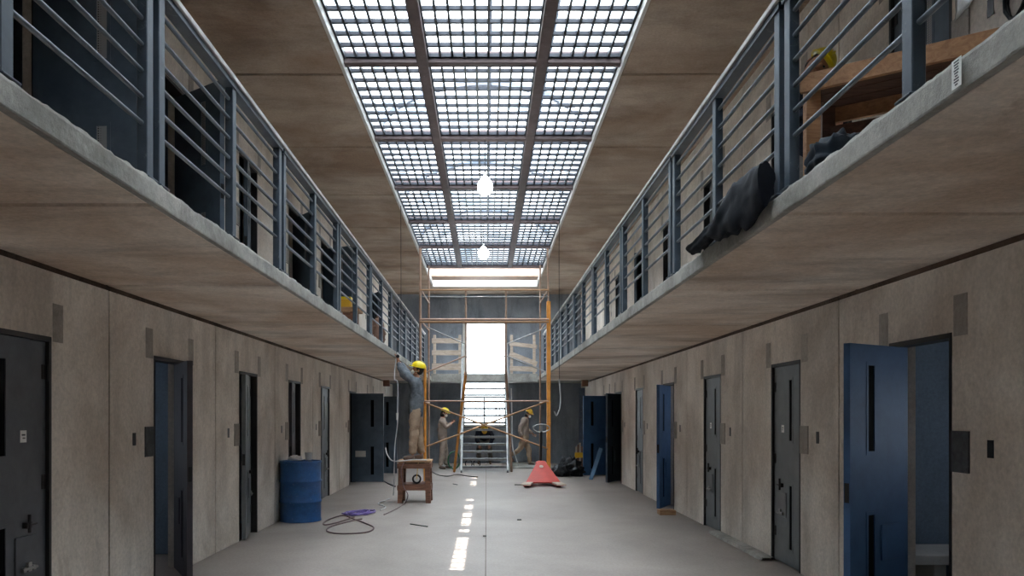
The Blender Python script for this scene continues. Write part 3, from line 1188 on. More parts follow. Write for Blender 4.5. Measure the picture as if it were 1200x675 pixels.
    if mask:
        mk = MB()
        ellip(mk, H - up * 0.045 + f * 0.078, (f * 0.046, rt * 0.048, up * 0.046), 14, 8)
        for sgn in (-1, 1):
            mk.tube([H - up * 0.035 + f * 0.08 + rt * sgn * 0.045, H - up * 0.02 + f * 0.01 + rt * sgn * 0.086], 0.004, 6)
        mk.build('dust_mask', [M_PAPER], root)
    return root


V = Vector
# worker on the stool, reaching up to the balcony edge
Yw = 13.85
person('worker in charcoal jacket and yellow helmet standing on the timber stool, arms raised',
       dict(pelvis=V((-1.27, Yw, 1.66)), chest=V((-1.24, Yw, 2.06)), neck=V((-1.26, Yw, 2.24)), head=V((-1.235, Yw - .01, 2.37)),
            sl=V((-1.28, Yw - .19, 2.15)), sr=V((-1.28, Yw + .19, 2.15)),
            el=V((-1.48, Yw - .21, 2.30)), er=V((-1.47, Yw + .17, 2.34)),
            wl=V((-1.585, Yw - .14, 2.52)), wr=V((-1.59, Yw + .12, 2.53)),
            dl=V((-.15, 0, 1)), dr=V((-.15, 0, 1)), pl=V((-1, 0, 0)), pr=V((-1, 0, 0)), thl=V((0, 1, 0)), thr=V((0, -1, 0)),
            hl=V((-1.27, Yw - .10, 1.60)), hr=V((-1.27, Yw + .10, 1.60)), kl=V((-1.30, Yw - .13, 1.20)), kr=V((-1.23, Yw + .12, 1.20)),
            al=V((-1.32, Yw - .13, 0.835)), ar=V((-1.18, Yw + .11, 0.835)), toel=V((-1.6, Yw - .14, .8)), toer=V((-1.5, Yw + .1, .8))),
       (-1, -0.22, 0.25), M_YEL, M_JACKET, M_KHAKI, seed=1)
# worker at the left behind the scaffold
Yw = 22.3
person('worker in beige overall and yellow helmet standing by green hose behind the scaffold',
       dict(pelvis=V((-1.27, Yw, .93)), chest=V((-1.30, Yw, 1.32)), neck=V((-1.27, Yw, 1.50)), head=V((-1.22, Yw, 1.62)),
            sl=V((-1.28, Yw + .17, 1.42)), sr=V((-1.28, Yw - .17, 1.42)), el=V((-1.14, Yw + .2, 1.22)), er=V((-1.16, Yw - .2, 1.20)),
            wl=V((-.98, Yw + .08, 1.36)), wr=V((-1.00, Yw - .08, 1.33)), thl=V((0, 0, 1)), thr=V((0, 0, 1)), pl=V((0, -1, 0)), pr=V((0, 1, 0)),
            hl=V((-1.26, Yw + .10, .88)), hr=V((-1.26, Yw - .10, .88)), kl=V((-1.19, Yw + .13, .48)), kr=V((-1.27, Yw - .12, .48)),
            al=V((-1.16, Yw + .14, .085)), ar=V((-1.33, Yw - .12, .085)), toel=V((-.9, Yw + .14, .05)), toer=V((-1.1, Yw - .18, .05))),
       (1, -0.35, -.1), M_YEL, M_BEIGE, M_BEIGE, seed=12, hood=True)
# worker bending behind the stair
Yw = 24.45
person('worker in navy shirt and amber helmet bending forward behind the stair treads',
       dict(pelvis=V((-.06, Yw, .80)), chest=V((-.06, Yw - .22, 1.05)), neck=V((-.06, Yw - .34, 1.12)), head=V((-.06, Yw - .45, 1.14)),
            sl=V((-.24, Yw - .26, 1.08)), sr=V((.12, Yw - .26, 1.08)), el=V((-.31, Yw - .36, .84)), er=V((.20, Yw - .36, .84)),
            wl=V((-.24, Yw - .50, .65)), wr=V((.12, Yw - .50, .65)), thl=V((1, 0, 0)), thr=V((-1, 0, 0)), pl=V((0, 0, -1)), pr=V((0, 0, -1)),
            hl=V((-.15, Yw, .78)), hr=V((.03, Yw, .78)), kl=V((-.24, Yw - .15, .44)), kr=V((.12, Yw - .15, .44)),
            al=V((-.24, Yw + .02, .085)), ar=V((.12, Yw + .02, .085)), toel=V((-.27, Yw - .4, .05)), toer=V((.15, Yw - .4, .05))),
       (0, -1, -0.9), M_YELO, M_NAVY, M_GTROUS, mask=False, seed=23)
# worker walking at the right
Yw = 23.5
person('worker in beige overall and white mask walking to the right past the pallet jack',
       dict(pelvis=V((1.16, Yw, .93)), chest=V((1.17, Yw, 1.34)), neck=V((1.24, Yw, 1.50)), head=V((1.29, Yw - .02, 1.60)),
            sl=V((1.16, Yw + .17, 1.42)), sr=V((1.16, Yw - .18, 1.42)), el=V((1.22, Yw + .2, 1.13)), er=V((1.01, Yw - .24, 1.15)),
            wl=V((1.42, Yw + .12, 1.00)), wr=V((1.06, Yw - .28, .90)), dl=V((.7, 0, -.5)), dr=V((.2, 0, -1)),
            hl=V((1.16, Yw + .1, .88)), hr=V((1.16, Yw - .1, .88)), kl=V((1.30, Yw + .1, .50)), kr=V((1.02, Yw - .1, .52)),
            al=V((1.33, Yw + .1, .085)), ar=V((.72, Yw - .1, .33)), toel=V((1.6, Yw + .05, .05)), toer=V((.9, Yw - .1, .0)), sloper=-1.2),
       (1, -0.8, -.15), M_YELO, M_BEIGE, M_KHAKI, seed=31, hood=True)
# worker on the right balcony behind the timber bench
Yw = 6.15
person('worker in yellow helmet on the right balcony, partly hidden behind rail and timber bench',
       dict(pelvis=V((2.62, Yw, 3.62)), chest=V((2.62, Yw, 4.04)), neck=V((2.52, Yw, 4.24)), head=V((2.63, Yw - .03, 4.33)),
            sl=V((2.80, Yw + .1, 4.14)), sr=V((2.44, Yw - .1, 4.14)), el=V((2.84, Yw - .05, 3.86)), er=V((2.38, Yw - .22, 3.86)),
            wl=V((2.70, Yw - .26, 3.80)), wr=V((2.46, Yw - .34, 3.80)), thl=V((-1, 0, 0)), thr=V((1, 0, 0)),
            hl=V((2.71, Yw, 3.58)), hr=V((2.53, Yw, 3.58)), kl=V((2.72, Yw - .05, 3.18)), kr=V((2.50, Yw - .05, 3.18)),
            al=V((2.72, Yw, 2.785)), ar=V((2.50, Yw, 2.785)), toel=V((2.72, Yw - .3, 2.7)), toer=V((2.46, Yw - .3, 2.7))),
       (-.7, -0.5, -0.7), M_YEL, M_NAVY, M_GTROUS, mask=False, seed=44)

# ------------------------------------------------------------------ timber stool under the first worker
t = empty('work_stool', (-1.28, 13.85, 0), 'rough timber stool the jacketed worker stands on', 'stool')
sx0, sx1, sy0, sy1, sh = -1.56, -1.00, 13.58, 14.10, 0.755
mb = MB()
for i in range(4):
    y0 = sy0 + (sy1 - sy0) * i / 4
    mb.box(sx0 - .02, sx1 + .02, y0 + .004, y0 + .126, sh - .035, sh)
mb.build('seat', [M_WOOD], t, bevel=.004, seg=1)
for x, y in ((sx0 + .05, sy0 + .05), (sx1 - .05, sy0 + .05), (sx0 + .05, sy1 - .05), (sx1 - .05, sy1 - .05)):
    sg = -1 if x < -1.28 else 1
    mb = MB()
    mb.obox((x + sg * .02, y, 0), (x, y, sh - .035), .09, .09, (0, 1, 0))
    mb.build('leg', [M_WOODD], t, bevel=.004, seg=1)
for zz, nm in ((sh - .10, 'apron'), (0.27, 'stretcher')):
    for (p, q) in (((sx0, sy0 - .002), (sx1, sy0 - .002)), ((sx0, sy1), (sx1, sy1)), ((sx0 - .004, sy0), (sx0 - .004, sy1)), ((sx1, sy0), (sx1, sy1))):
        mb = MB()
        mb.obox((p[0], p[1], zz), (q[0], q[1], zz), .03, .085)
        mb.build(nm, [M_WOODD], t)
mb = MB()
mb.box(sx0, sx1, sy0, sy1, .312, .332)
mb.build('shelf', [M_WOODD], t)
t = empty('castor_wheel', (-1.23, 13.72, .333), 'small black wheel with pale hub on a strap inside the stool', 'wheel')
mb = MB()
cx, cz = -1.245, .333 + .085
mb.tube([(cx + .068 * math.cos(2 * PI * i / 20), 13.72, cz + .068 * math.sin(2 * PI * i / 20)) for i in range(20)], .017, 8, closed=True)
mb.build('tyre', [M_DARK], t)
mb = MB()
mb.tube([(cx, 13.705, cz), (cx, 13.735, cz)], .045, 14)
mb.build('hub', [M_WHITE], t)
mb = MB()
mb.obox((cx, 13.695, cz), (cx + .03, 13.695, cz + .29), .03, .008, (1, 0, 0))
mb.build('strap', [M_YELO], t)

# ------------------------------------------------------------------ blue drum
t = empty('drum', (-2.742, 11.34, 0), 'blue steel drum standing against the left wall', 'drum')
mb = MB()
r = .295
prof = [(r - .01, 0), (r + .006, 0.004), (r + .006, .02), (r, .03), (r, .27), (r + .012, .285), (r + .012, .30), (r, .315), (r, .57),
        (r + .012, .585), (r + .012, .60), (r, .615), (r, .85), (r + .008, .86), (r + .008, .885), (r - .012, .885), (r - .015, .862), (0.001, .862)]
mb.lathe(prof, (-2.742, 11.34, 0), 40)
mb.build('shell', [M_DRUM], t)
mb = MB()
mb.lathe([(.03, .862), (.03, .88), (.001, .88)], (-2.60, 11.32, 0), 12)
mb.build('bung', [M_DARK], t)


def lump(name, c, rad, mat, label, cat, amp=.25, freq=4, seed=0, flat=None, n=28, m=18, rotz=0):
    mb = MB()
    mb.smooth = True
    c = V(c)
    vs, fs = [], []
    for i in range(m + 1):
        tt = -PI / 2 + PI * i / m
        for k in range(n):
            a = 2 * PI * k / n
            d = V((math.cos(tt) * math.cos(a), math.cos(tt) * math.sin(a), math.sin(tt)))
            q = 1 - abs(noise.noise(d * freq * .5 + V((seed, 0, 0)))) * 2 * amp + amp * .6 * noise.noise(d * freq + V((0, seed, 0))) \
                + amp * .16 * noise.noise(d * freq * 2.0 + V((0, 0, seed)))
            p = V((d.x * rad[0] * q, d.y * rad[1] * q, d.z * rad[2] * q))
            p.rotate(Matrix.Rotation(rotz, 3, 'Z'))
            p += c
            if flat is not None and p.z < flat:
                p.z = flat + .002 * q
            vs.append(p)
    for i in range(m):
        for k in range(n):
            k2 = (k + 1) % n
            fs.append((i * n + k, i * n + k2, (i + 1) * n + k2, (i + 1) * n + k))
    mb.add(vs, fs)
    o = mb.build(name, [mat], loc=(c.x, c.y, flat if flat is not None else c.z))
    return tag(o, label, cat)


lump('rag', (-2.84, 11.40, .91), (.12, .10, .055), M_PAPER, 'crumpled pale rag lying on top of the blue drum', 'rag', .4, 4, 3, flat=.886)
mb = MB()
mb.lathe([(.045, .886), (.055, .99), (.058, 1.0), (.050, 1.0), (.042, .90), (.001, .895)], (-2.66, 11.48, 0), 16)
tag(mb.build('plastic_cup', [M_WHITE], loc=(-2.66, 11.48, .886)), 'small pale container standing on the blue drum', 'container')

# ------------------------------------------------------------------ scaffold tower
YS, YS2 = 18.0, 20.0
t = empty('scaffold', (0, YS, 0), 'orange and rusty tube scaffold spanning the hall in front of the stair', 'scaffold')


def S(px, py, Y=YS):
    return at(px, py, Y)


def tubepart(name, pts, r, mat):
    mb = MB()
    mb.tube(pts, r, 8)
    return mb.build(name, [mat], t)


rz = 4.23
mb = MB()
mb.box(1.41, 1.505, YS - .04, YS + .04, .02, rz)
for k in range(8):
    mb.box(1.405, 1.51, YS - .045, YS + .045, .4 + .48 * k, .43 + .48 * k)
mb.build('post', [M_ORANGE], t, bevel=.01)
tubepart('post', [(1.455, YS, rz), (1.43, YS, 5.46)], .022, M_RUSTY)
tubepart('post', [(-1.44, YS, .02), (-1.44, YS, 2.70)], .034, M_ORANGE)
tubepart('post', [(-1.44, YS, 2.60), (-1.55, YS, 2.78), (-1.55, YS, 5.46)], .030, M_RUSTY)
tubepart('post', [(-1.50, YS2, .02), (-1.50, YS2, 5.46)], .026, M_RUSTY)
tubepart('post', [(1.40, YS2, .02), (1.40, YS2, 5.46)], .024, M_RUSTY)
for x in (-0.48, 0.46):
    tubepart('inner_post', [(x, YS, 2.50), (x, YS, 4.50)], .024, M_RUSTY)
tubepart('raking_post', [(-.48, YS, 2.56), (-.88, 21.0, .03)], .036, M_ORANGE)
tubepart('raking_post', [(.46, YS, 2.56), (.69, 21.0, .03)], .032, M_RUSTY)
for z, r, m in ((4.49, .020, M_WOOD), (4.33, .010, M_GALV), (3.80, .026, M_RUSTY), (3.74, .026, M_WOOD), (1.89, .018, M_RUSTY)):
    tubepart('ledger', [(-1.55, YS - .03, z), (1.46, YS - .03, z)], r, m)
for z in (4.49, 3.77, 1.89):
    for x0, x1 in ((-1.53, -1.50), (1.44, 1.40)):
        tubepart('transom', [(x0, YS, z), (x1, YS2, z)], .020, M_RUSTY)
tubepart('brace', [S(498, 472, YS - .06), S(642, 526, YS - .06)], .020, M_WOOD)
tubepart('brace', [S(498, 524, YS + .04), S(642, 470, YS + .04)], .020, M_WOOD)
tubepart('brace', [S(500, 383), S(545, 403)], .012, M_GALV)
tubepart('brace', [S(641, 384), S(594, 403)], .012, M_GALV)
tubepart('brace', [S(500, 436), S(546, 417)], .016, M_RUSTY)
tubepart('brace', [S(594, 417), S(640, 436)], .016, M_GALV)
tubepart('guy_rope', [S(546, 419), S(556, 416.5), S(566, 416), (S(580, 417)), S(593, 417.5)], .012, M_DARK)
for x in (-1.44, 1.456, -1.5, 1.4):
    y = YS if x in (-1.44, 1.456) else YS2
    mb = MB()
    mb.box(x - .07, x + .07, y - .07, y + .07, 0, .02)
    mb.build('base_plate', [M_RUSTY], t)

# ------------------------------------------------------------------ steel stair up to the landing
t = empty('stair', (-.05, 20.8, 0), 'grey open tread steel stair climbing to the far landing', 'stair')
ax0, ax1 = -.68, .58
for x in (ax0, ax1):
    mb = MB()
    mb.obox((x, 20.8, 0.02), (x, YBR - .12, Z2 + .02), .05, .16)
    mb.build('stringer', [M_GALV], t)
for k in range(1, 14):
    z = .20 * k - .06
    y = 20.86 + (YBR - .12 - 20.86) * (k - 1) / 13
    mb = MB()
    mb.box(ax0 + .02, ax1 - .02, y, y + .19, z, z + .035)
    mb.box(ax0 + .02, ax1 - .02, y, y + .02, z - .02, z + .035)
    mb.build('tread', [M_GALV], t)
for x in (ax0 - .03, ax1 + .03):
    mb = MB()
    mb.tube([(x, 20.85, .9), (x, YBR - .15, Z2 + 1.0), (x, YBR + .2, Z2 + 1.0)], .022, 8)
    mb.build('handrail', [M_GALV], t)
    for q in (0.02, .5, .97):
        y = lerp(20.85, YBR - .15, q)
        z = lerp(0.0, Z2, q)
        mb = MB()
        mb.tube([(x, y, z), (x, y, z + .92)], .020, 8)
        mb.build('baluster', [M_GALV], t)

# guard boards and their props on the landing
gy = YBR + .12
for lab, x, in (('left end', -1.56), ('left of the stair', -.80), ('right of the stair', .76), ('right end', 1.44)):
    mb = MB()
    mb.box(x - .04, x + .04, gy, gy + .08, Z2, Z2 + 1.28)
    tag(mb.build('guard_post', [M_PLANK], loc=(x, gy, Z2)), 'timber guard post on the far landing, %s' % lab, 'post', 'posts of the landing guard')
gb = [('top', 'left', -1.64, -.76, 3.80, 3.80, .15), ('middle', 'left', -1.64, -.76, 3.44, 3.44, .15), ('bottom', 'left', -1.64, -.76, 3.02, 3.02, .20),
      ('top', 'right', .70, 1.52, 3.72, 3.62, .12), ('slanting middle', 'right', .70, 1.52, 3.42, 3.10, .14), ('bottom', 'right', .70, 1.52, 2.97, 2.94, .15)]
for wh, sd, x0, x1, z0, z1, h in gb:
    mb = MB()
    yy = gy - .035 if 'slant' not in wh else gy - .062
    mb.obox((x0, yy + .02, z0), (x1, yy + .02, z1), .025, h)
    tag(mb.build('guard_board', [M_PLANK], loc=((x0 + x1) / 2, yy, z0)), '%s dusty guard board on the far landing, %s of the bright window' % (wh, sd),
        'board', 'guard boards on the far landing')

# ------------------------------------------------------------------ hanging lamps
for lab, x, y, zb in (('larger glowing pendant lamp hanging nearer under the skylight', -.02, 11.15, 4.76),
                      ('smaller glowing pendant lamp hanging farther under the skylight', -.06, 15.95, 4.80)):
    t = empty('pendant_lamp', (x, y, zb), lab, 'lamp', 'pendant lamps')
    mb = MB()
    mb.tube([(x, y, zb + .30), (x, y, ZG - .055)], .006, 6)
    mb.build('cord', [M_DARK], t)
    mb = MB()
    mb.lathe([(.001, .33), (.022, .325), (.026, .27), (.03, .25), (.001, .25)], (x, y, zb), 12)
    mb.build('socket', [M_WHITE], t)
    mb = MB()
    mb.lathe([(.035, .255), (.055, .235), (.105, .16), (.112, .12), (.10, .05), (.07, .01), (.001, 0)], (x, y, zb), 12)
    mb.build('bulb', [M_BULB], t)

# ------------------------------------------------------------------ pallet jack
t = empty('pallet_jack', (1.2, 17.3, 0), 'red hand pallet jack with upright dark handle', 'pallet jack')
cxp = 1.22


def fork(sg):
    mb = MB()
    a = V((cxp + sg * .16, 17.5, .09))
    b = V((cxp + sg * .36, 16.45, .06))
    mb.obox(a, b, .16, .05)
    return mb


for sg in (-1, 1):
    fk = fork(sg).build('fork', [M_RED], t, bevel=.008)
    mb = MB()
    p = V((cxp + sg * .345, 16.52, .09))
    mb.obox(p + V((-sg * .04, .20, 0)), p + V((sg * .04, -.16, -.015)), .20, .03)
    o = mb.build('fork_tip_plank', [M_PLANK], t)
    mb = MB()
    mb.tube([(cxp + sg * .35 - .05, 16.62, .036), (cxp + sg * .35 + .05, 16.62, .036)], .034, 12)
    mb.build('roller', [M_DARK], t)
mb = MB()       # slanting A shaped plate
A = [V((cxp - .36, 16.75, .07)), V((cxp + .40, 16.75, .07)), V((cxp + .10, 17.42, .50)), V((cxp - .06, 17.42, .50))]
th = V((0, -.016, .03))
mb.add(A + [p + th for p in A], [(3, 2, 1, 0), (4, 5, 6, 7), (0, 1, 5, 4), (1, 2, 6, 5), (2, 3, 7, 6), (3, 0, 4, 7)])
mb.build('frame_plate', [M_RED], t, bevel=.006)
mb = MB()
nrm = V((0, -.54, .84)).normalized()
c = V((cxp + .01, 17.22, .385))
mb.tube([c, c + nrm * .035], .045, 14)
mb.build('eyelet', [M_PLANK], t)
mb = MB()
mb.box(cxp - .10, cxp + .14, 17.42, 17.60, .12, .50)
mb.build('pump_body', [M_RED], t, bevel=.02)
for sg in (-1, 1):
    mb = MB()
    mb.tube([(cxp + .02 + sg * .06 - .025, 17.62, .09), (cxp + .02 + sg * .06 + .025, 17.62, .09)], .088, 18)
    mb.build('steer_wheel', [M_DARK], t)
mb = MB()
mb.tube([(cxp + .02, 17.55, .45), (cxp + .04, 17.62, 1.18)], .030, 10)
mb.build('handle_shaft', [M_DARK], t)
mb = MB()
cz = 1.26
pts = [(cxp + .04 + .19 * math.cos(a), 17.63, cz + .09 * math.sin(a)) for a in [2 * PI * i / 20 for i in range(20)]]
mb.tube(pts, .014, 8, closed=True)
mb.tube([(cxp + .04, 17.63, 1.15), (cxp + .04, 17.63, 1.34)], .022, 8)
mb.build('handle_loop', [M_GALV], t)

# ------------------------------------------------------------------ things along the far right
lump('plastic_sheet', (2.10, 19.6, .14), (.42, .30, .36), M_PLASTIC, 'crumpled black plastic sheet heap on the floor beside the orange post',
     'plastic sheet', .5, 4, 5, flat=.003, n=48, m=30)
t = empty('timber_bundle', (2.47, 20.6, 0), 'upright bundle of reddish timber strips with orange band near the far right corner', 'timber')
for i, x in enumerate((2.39, 2.44, 2.49, 2.545)):
    mb = MB()
    mb.box(x, x + .04, 20.58 + .01 * (i % 2), 20.63, 0, .72 + .05 * (i % 3))
    mb.build('strip', [M_WOODD if i % 2 else M_PLANK], t)
mb = MB()
mb.box(2.375, 2.60, 20.57, 20.64, .42, .56)
mb.build('band', [M_YELO], t)
mb = MB()
mb.obox((2.52, 18.55, .0), (2.78, 18.62, .76), .09, .03, (0, 1, 0))
tag(mb.build('board', [paint('light blue board', srgb(110, 150, 190), .6)], loc=(2.52, 18.55, 0)), 'narrow light blue board leaning against the open slate door', 'board')
mb = MB()
mb.box(2.66, 2.84, 22.1, 22.14, .0, 2.35)
tag(mb.build('splattered_board', [paint('paint splattered board', srgb(62, 76, 96), .6, 0, .2, srgb(180, 186, 192), 7)], loc=(2.75, 22.1, 0)),
    'tall narrow paint splattered board standing in the far right corner', 'board')
for sd, x in (('left', -2.96), ('right', 2.92)):
    mb = MB()
    mb.box(x - .09, x + .09, 22.7, 22.88, 2.42, 2.60)
    tag(mb.build('junction_box', [M_WOODD], loc=(x, 22.8, 2.6)), 'small brown box under the far %s end of the balcony' % sd, 'box')
mb = MB()
mb.box(2.70, 2.95, 11.95, 12.15, 0, .075)
tag(mb.build('timber_block', [M_WOOD], loc=(2.8, 12.05, 0), bevel=.006), 'small timber block on the floor below the blue half open door', 'timber block')


def fl(px, py, h=.012):
    Y = FPX * (EYE - h) / (py - VPY)
    return V(((px - VPX) * Y / FPX, Y, h))


# long mortar strip along the foot of the right wall
mb = MB()
pts = [(2.93 + .02 * noise.noise(V((i * .7, 0, 0))), 8.2 + 1.95 * i / 24) for i in range(25)]
for i in range(24):
    (xa_, ya_), (xb_, yb_) = pts[i], pts[i + 1]
    mb.add([(xa_, ya_, 0), (3.07, ya_, 0), (3.07, ya_, .035), (xa_ + .02, ya_, .03), (xb_, yb_, 0), (3.07, yb_, 0), (3.07, yb_, .035), (xb_ + .02, yb_, .03)],
           [(3, 2, 6, 7), (0, 3, 7, 4)])
struct(mb.build('trim_4', [M_RIM]), 'rough mortar strip along the foot of the right wall')


def smooth(pts, n=6):
    P = [V(p) for p in pts]
    out = []
    for i in range(len(P) - 1):
        p0, p1, p2, p3 = P[max(i - 1, 0)], P[i], P[i + 1], P[min(i + 2, len(P) - 1)]
        for k in range(n):
            u = k / n
            out.append(.5 * ((2 * p1) + (p2 - p0) * u + (2 * p0 - 5 * p1 + 4 * p2 - p3) * u * u + (3 * p1 - p0 - 3 * p2 + p3) * u ** 3))
    out.append(P[-1])
    return out


def cable(name, pts, r, mat, label, cat):
    mb = MB()
    mb.smooth = True
    mb.tube(smooth(pts), r, 6)
    return tag(mb.build(name, [mat], loc=pts[0]), label, cat)


# purple coil: several overlapping loops
pts = []
c = fl(421, 602)
for i in range(90):
    a = i * .40
    rr = .82 + .25 * math.sin(i * .23)
    pts.append((c.x + .22 * rr * math.cos(a), c.y + .28 * rr * math.sin(a * 1.02), .02 + .03 * (i / 110) + .008 * math.sin(i * 2.1)))
mb = MB()
mb.tube(pts, .011, 6)
tag(mb.build('cable_coil', [M_CABLE], loc=tuple(fl(421, 602, 0))), 'purple cable coil lying on the floor before the drum', 'cable')
cable('extension_cord', [fl(*p) for p in ((415, 606), (396, 612), (382, 615), (379, 613), (387, 608), (402, 604), (414, 608), (428, 613), (438, 618),
                                         (432, 623), (415, 625), (394, 625), (383, 622), (388, 617), (405, 612), (424, 608))],
      .010, M_CORD, 'brown extension cord looping round the purple coil', 'cord')
Yh = 13.5
cable('hose', [tuple(at(500, 539, 13.55)), tuple(at(485, 538.6, 13.50)), tuple(at(472, 540, 13.48)), tuple(at(460, 540, 13.5)), tuple(at(454, 533, 13.6)), tuple(at(452, 525, 13.9))],
      .010, M_HOSE, 'pale hose bending away over the stool top', 'hose')
cable('extension_cord', [tuple(at(474, 541, 13.5)), tuple(at(470, 552, 13.42)), tuple(at(473, 570, 13.42)), tuple(at(478, 580, 13.3)), tuple(fl(474, 590)), tuple(fl(463, 597)), tuple(fl(450, 603))],
      .008, M_CORD, 'pinkish cord hanging down the front of the stool', 'cord')
# angle grinder held against the slab edge
t = empty('angle_grinder', (-1.60, 13.72, 2.62), 'small power tool held to the balcony edge, its pale cord dropping to the floor', 'power tool')
mb = MB()
mb.tube([(-1.57, 13.60, 2.60), (-1.585, 13.80, 2.63)], .032, 10)
mb.build('tool_body', [M_DARK], t)
mb = MB()
mb.tube([(-1.600, 13.84, 2.64), (-1.612, 13.84, 2.642)], .055, 18)
mb.build('disc', [M_CHROME], t)
mb = MB()
mb.smooth = True
mb.tube(smooth([(-1.60, 13.6, 2.56), (-1.62, 13.5, 2.2), tuple(at(466, 450, Yh)), tuple(at(466, 492, Yh)), tuple(at(463, 520, Yh)),
                tuple(at(462, 545, Yh)), tuple(fl(461, 580)), tuple(fl(455, 585)), tuple(fl(443, 590)), tuple(fl(452, 594)), tuple(fl(446, 598))]), .009, 6)
mb.build('cord', [M_HOSE], t)
mb = MB()
q = at(465.5, 488, Yh)
mb.tube([q + V((0, 0, -.06)), q + V((0, 0, .06))], [.016, .024], 8)
mb.build('plug', [M_WHITE], t)

# hoses and cords beyond
cable('wall_hose', [tuple(at(*p, 16.4)) for p in ((655, 444), (656.5, 458), (657, 470), (655.5, 480), (652, 487), (649.5, 482))], .016, M_HOSE,
      'pale hose hanging from the right balcony edge beside the orange post', 'hose')
cable('stair_hose', [tuple(at(*p, 20.6)) for p in ((599, 455), (600, 490), (600, 510), (601, 525), (605, 538), (608, 546))], .016, M_HOSE,
      'pale hose hanging beside the right side of the stair', 'hose')
cable('hanging_wire', [(SL + .045, 14.4, Z3 - .012), (SL + .05, 14.4, 4.2), (SL + .047, 14.4, 2.9)], .006, M_DARK,
      'thin dark wire hanging by the left balcony', 'wire')
cable('hanging_wire', [(SR - .07, 15.7, Z3 + .06), (SR - .075, 15.7, 4.6), (SR - .07, 15.7, 2.3)], .006, M_DARK,
      'thin dark wire hanging by the right balcony', 'wire')
pts = []
for i in range(70):
    a = i * .5
    pts.append((-.93 + .17 * math.cos(a) + .01 * math.sin(i * 1.3), 22.0 + .05 * math.sin(i * .9), .27 + .25 * math.sin(a)))
mb = MB()
mb.tube(pts, .013, 6)
tag(mb.build('green_hose_coil', [M_GREEN], loc=(-.93, 22.0, 0)), 'green hose coil standing by the left foot of the stair', 'hose')
for lab, x in (('left', -.52), ('right', -.28)):
    pts = [(x + .10 * math.cos(i * .5), 22.6 + .04 * math.sin(i * .8), .14 + .11 * math.sin(i * .5)) for i in range(40)]
    mb = MB()
    mb.tube(pts, .014, 6)
    tag(mb.build('dark_cable_coil', [M_DARK], loc=(x, 22.6, 0)), 'black cable coil seen through the lowest treads, the %s one' % lab, 'cable')
cable('extension_cord', [fl(*p) for p in ((505, 551), (512, 556), (524, 558), (536, 556), (549, 558), (560, 559))], .012, M_DARK,
      'dark cord lying on the floor before the scaffold', 'cord')
cable('floor_cable', [fl(*p) for p in ((447, 562), (456, 567), (463, 570))], .016, M_DARK,
      'short dark cable on the floor by the open slate door', 'cable')
for lab, p0, p1 in (('thin stick lying on the floor in front of the stool', (481, 614), (501, 617)),
                    ('short dark rod on the floor right of the stool', (531, 567), (536, 568)),
                    ('small dark chip on the floor right of the seam', (606, 609), (611, 609)),
                    ('bent rebar piece on the floor before the pallet jack', (603, 568), (615, 568)),
                    ('tiny dark chip on the floor near the sunlit patches', (566, 628), (570, 628))):
    mb = MB()
    mb.obox(fl(*p0, .008), fl(*p1, .008), .016, .014)
    tag(mb.build('debris', [M_DARK], loc=tuple(fl(*p0, 0))), lab, 'debris')

# low pale step and dusty strip at the foot of the far wall
mb = MB()
mb.box(.62, 1.95, 22.4, 24.98, 0, .04)
struct(mb.build('trim_5', [M_RIM], bevel=.01), 'low pale plinth at the foot of the far wall')

# ------------------------------------------------------------------ right balcony: timber bench, bag, sheet, foil, label
p0 = V((1.80, 4.40, 3.50))
d = V((.82, -.572, 0)).normalized()
nn = V((.572, .82, 0)).normalized()
t = empty('timber_bench', (p0.x, p0.y, Z2), 'rough timber work bench on the right balcony behind the rail', 'bench')
Lb, Wb = 1.08, .52


def bp(a, b, z):
    return p0 + d * a + nn * b + V((0, 0, z))


mb = MB()
for i in range(4):
    b = Wb * (i + .5) / 4
    mb.obox(bp(0, b, -.02), bp(Lb, b, -.02), Wb / 4 - .006, .04)
mb.build('bench_top', [M_WOODX], t)  # top planks coloured dark for the shaded underside
mb = MB()
mb.obox(bp(0, .0, -.055), bp(Lb, .0, -.055), .03, .10)
mb.obox(bp(0, Wb, -.07), bp(Lb, Wb, -.07), .03, .12)
mb.build('apron', [M_WOODB], t)
for a in (.05, Lb - .05):
    for b in (.05, Wb - .05):
        mb = MB()
        mb.obox(bp(a, b, -.8), bp(a, b, -.04), .08, .05)
        mb.build('leg', [M_WOODB if b < .2 else M_WOODX], t)  # rear legs get the timber with shade in its colour
mb = MB()
mb.obox(bp(.05, Wb - .05, -.32), bp(Lb - .05, Wb - .05, -.32), .03, .30)
mb.build('rear_board', [M_WOODX], t)
lump('dusty_bag', (1.85, 4.06, 2.87), (.16, .20, .18), M_TARP, 'dusty dark blue plastic bag on the right balcony under the timber bench', 'bag', .35, 2.6, 14, flat=Z2 + .003, n=40, m=26)
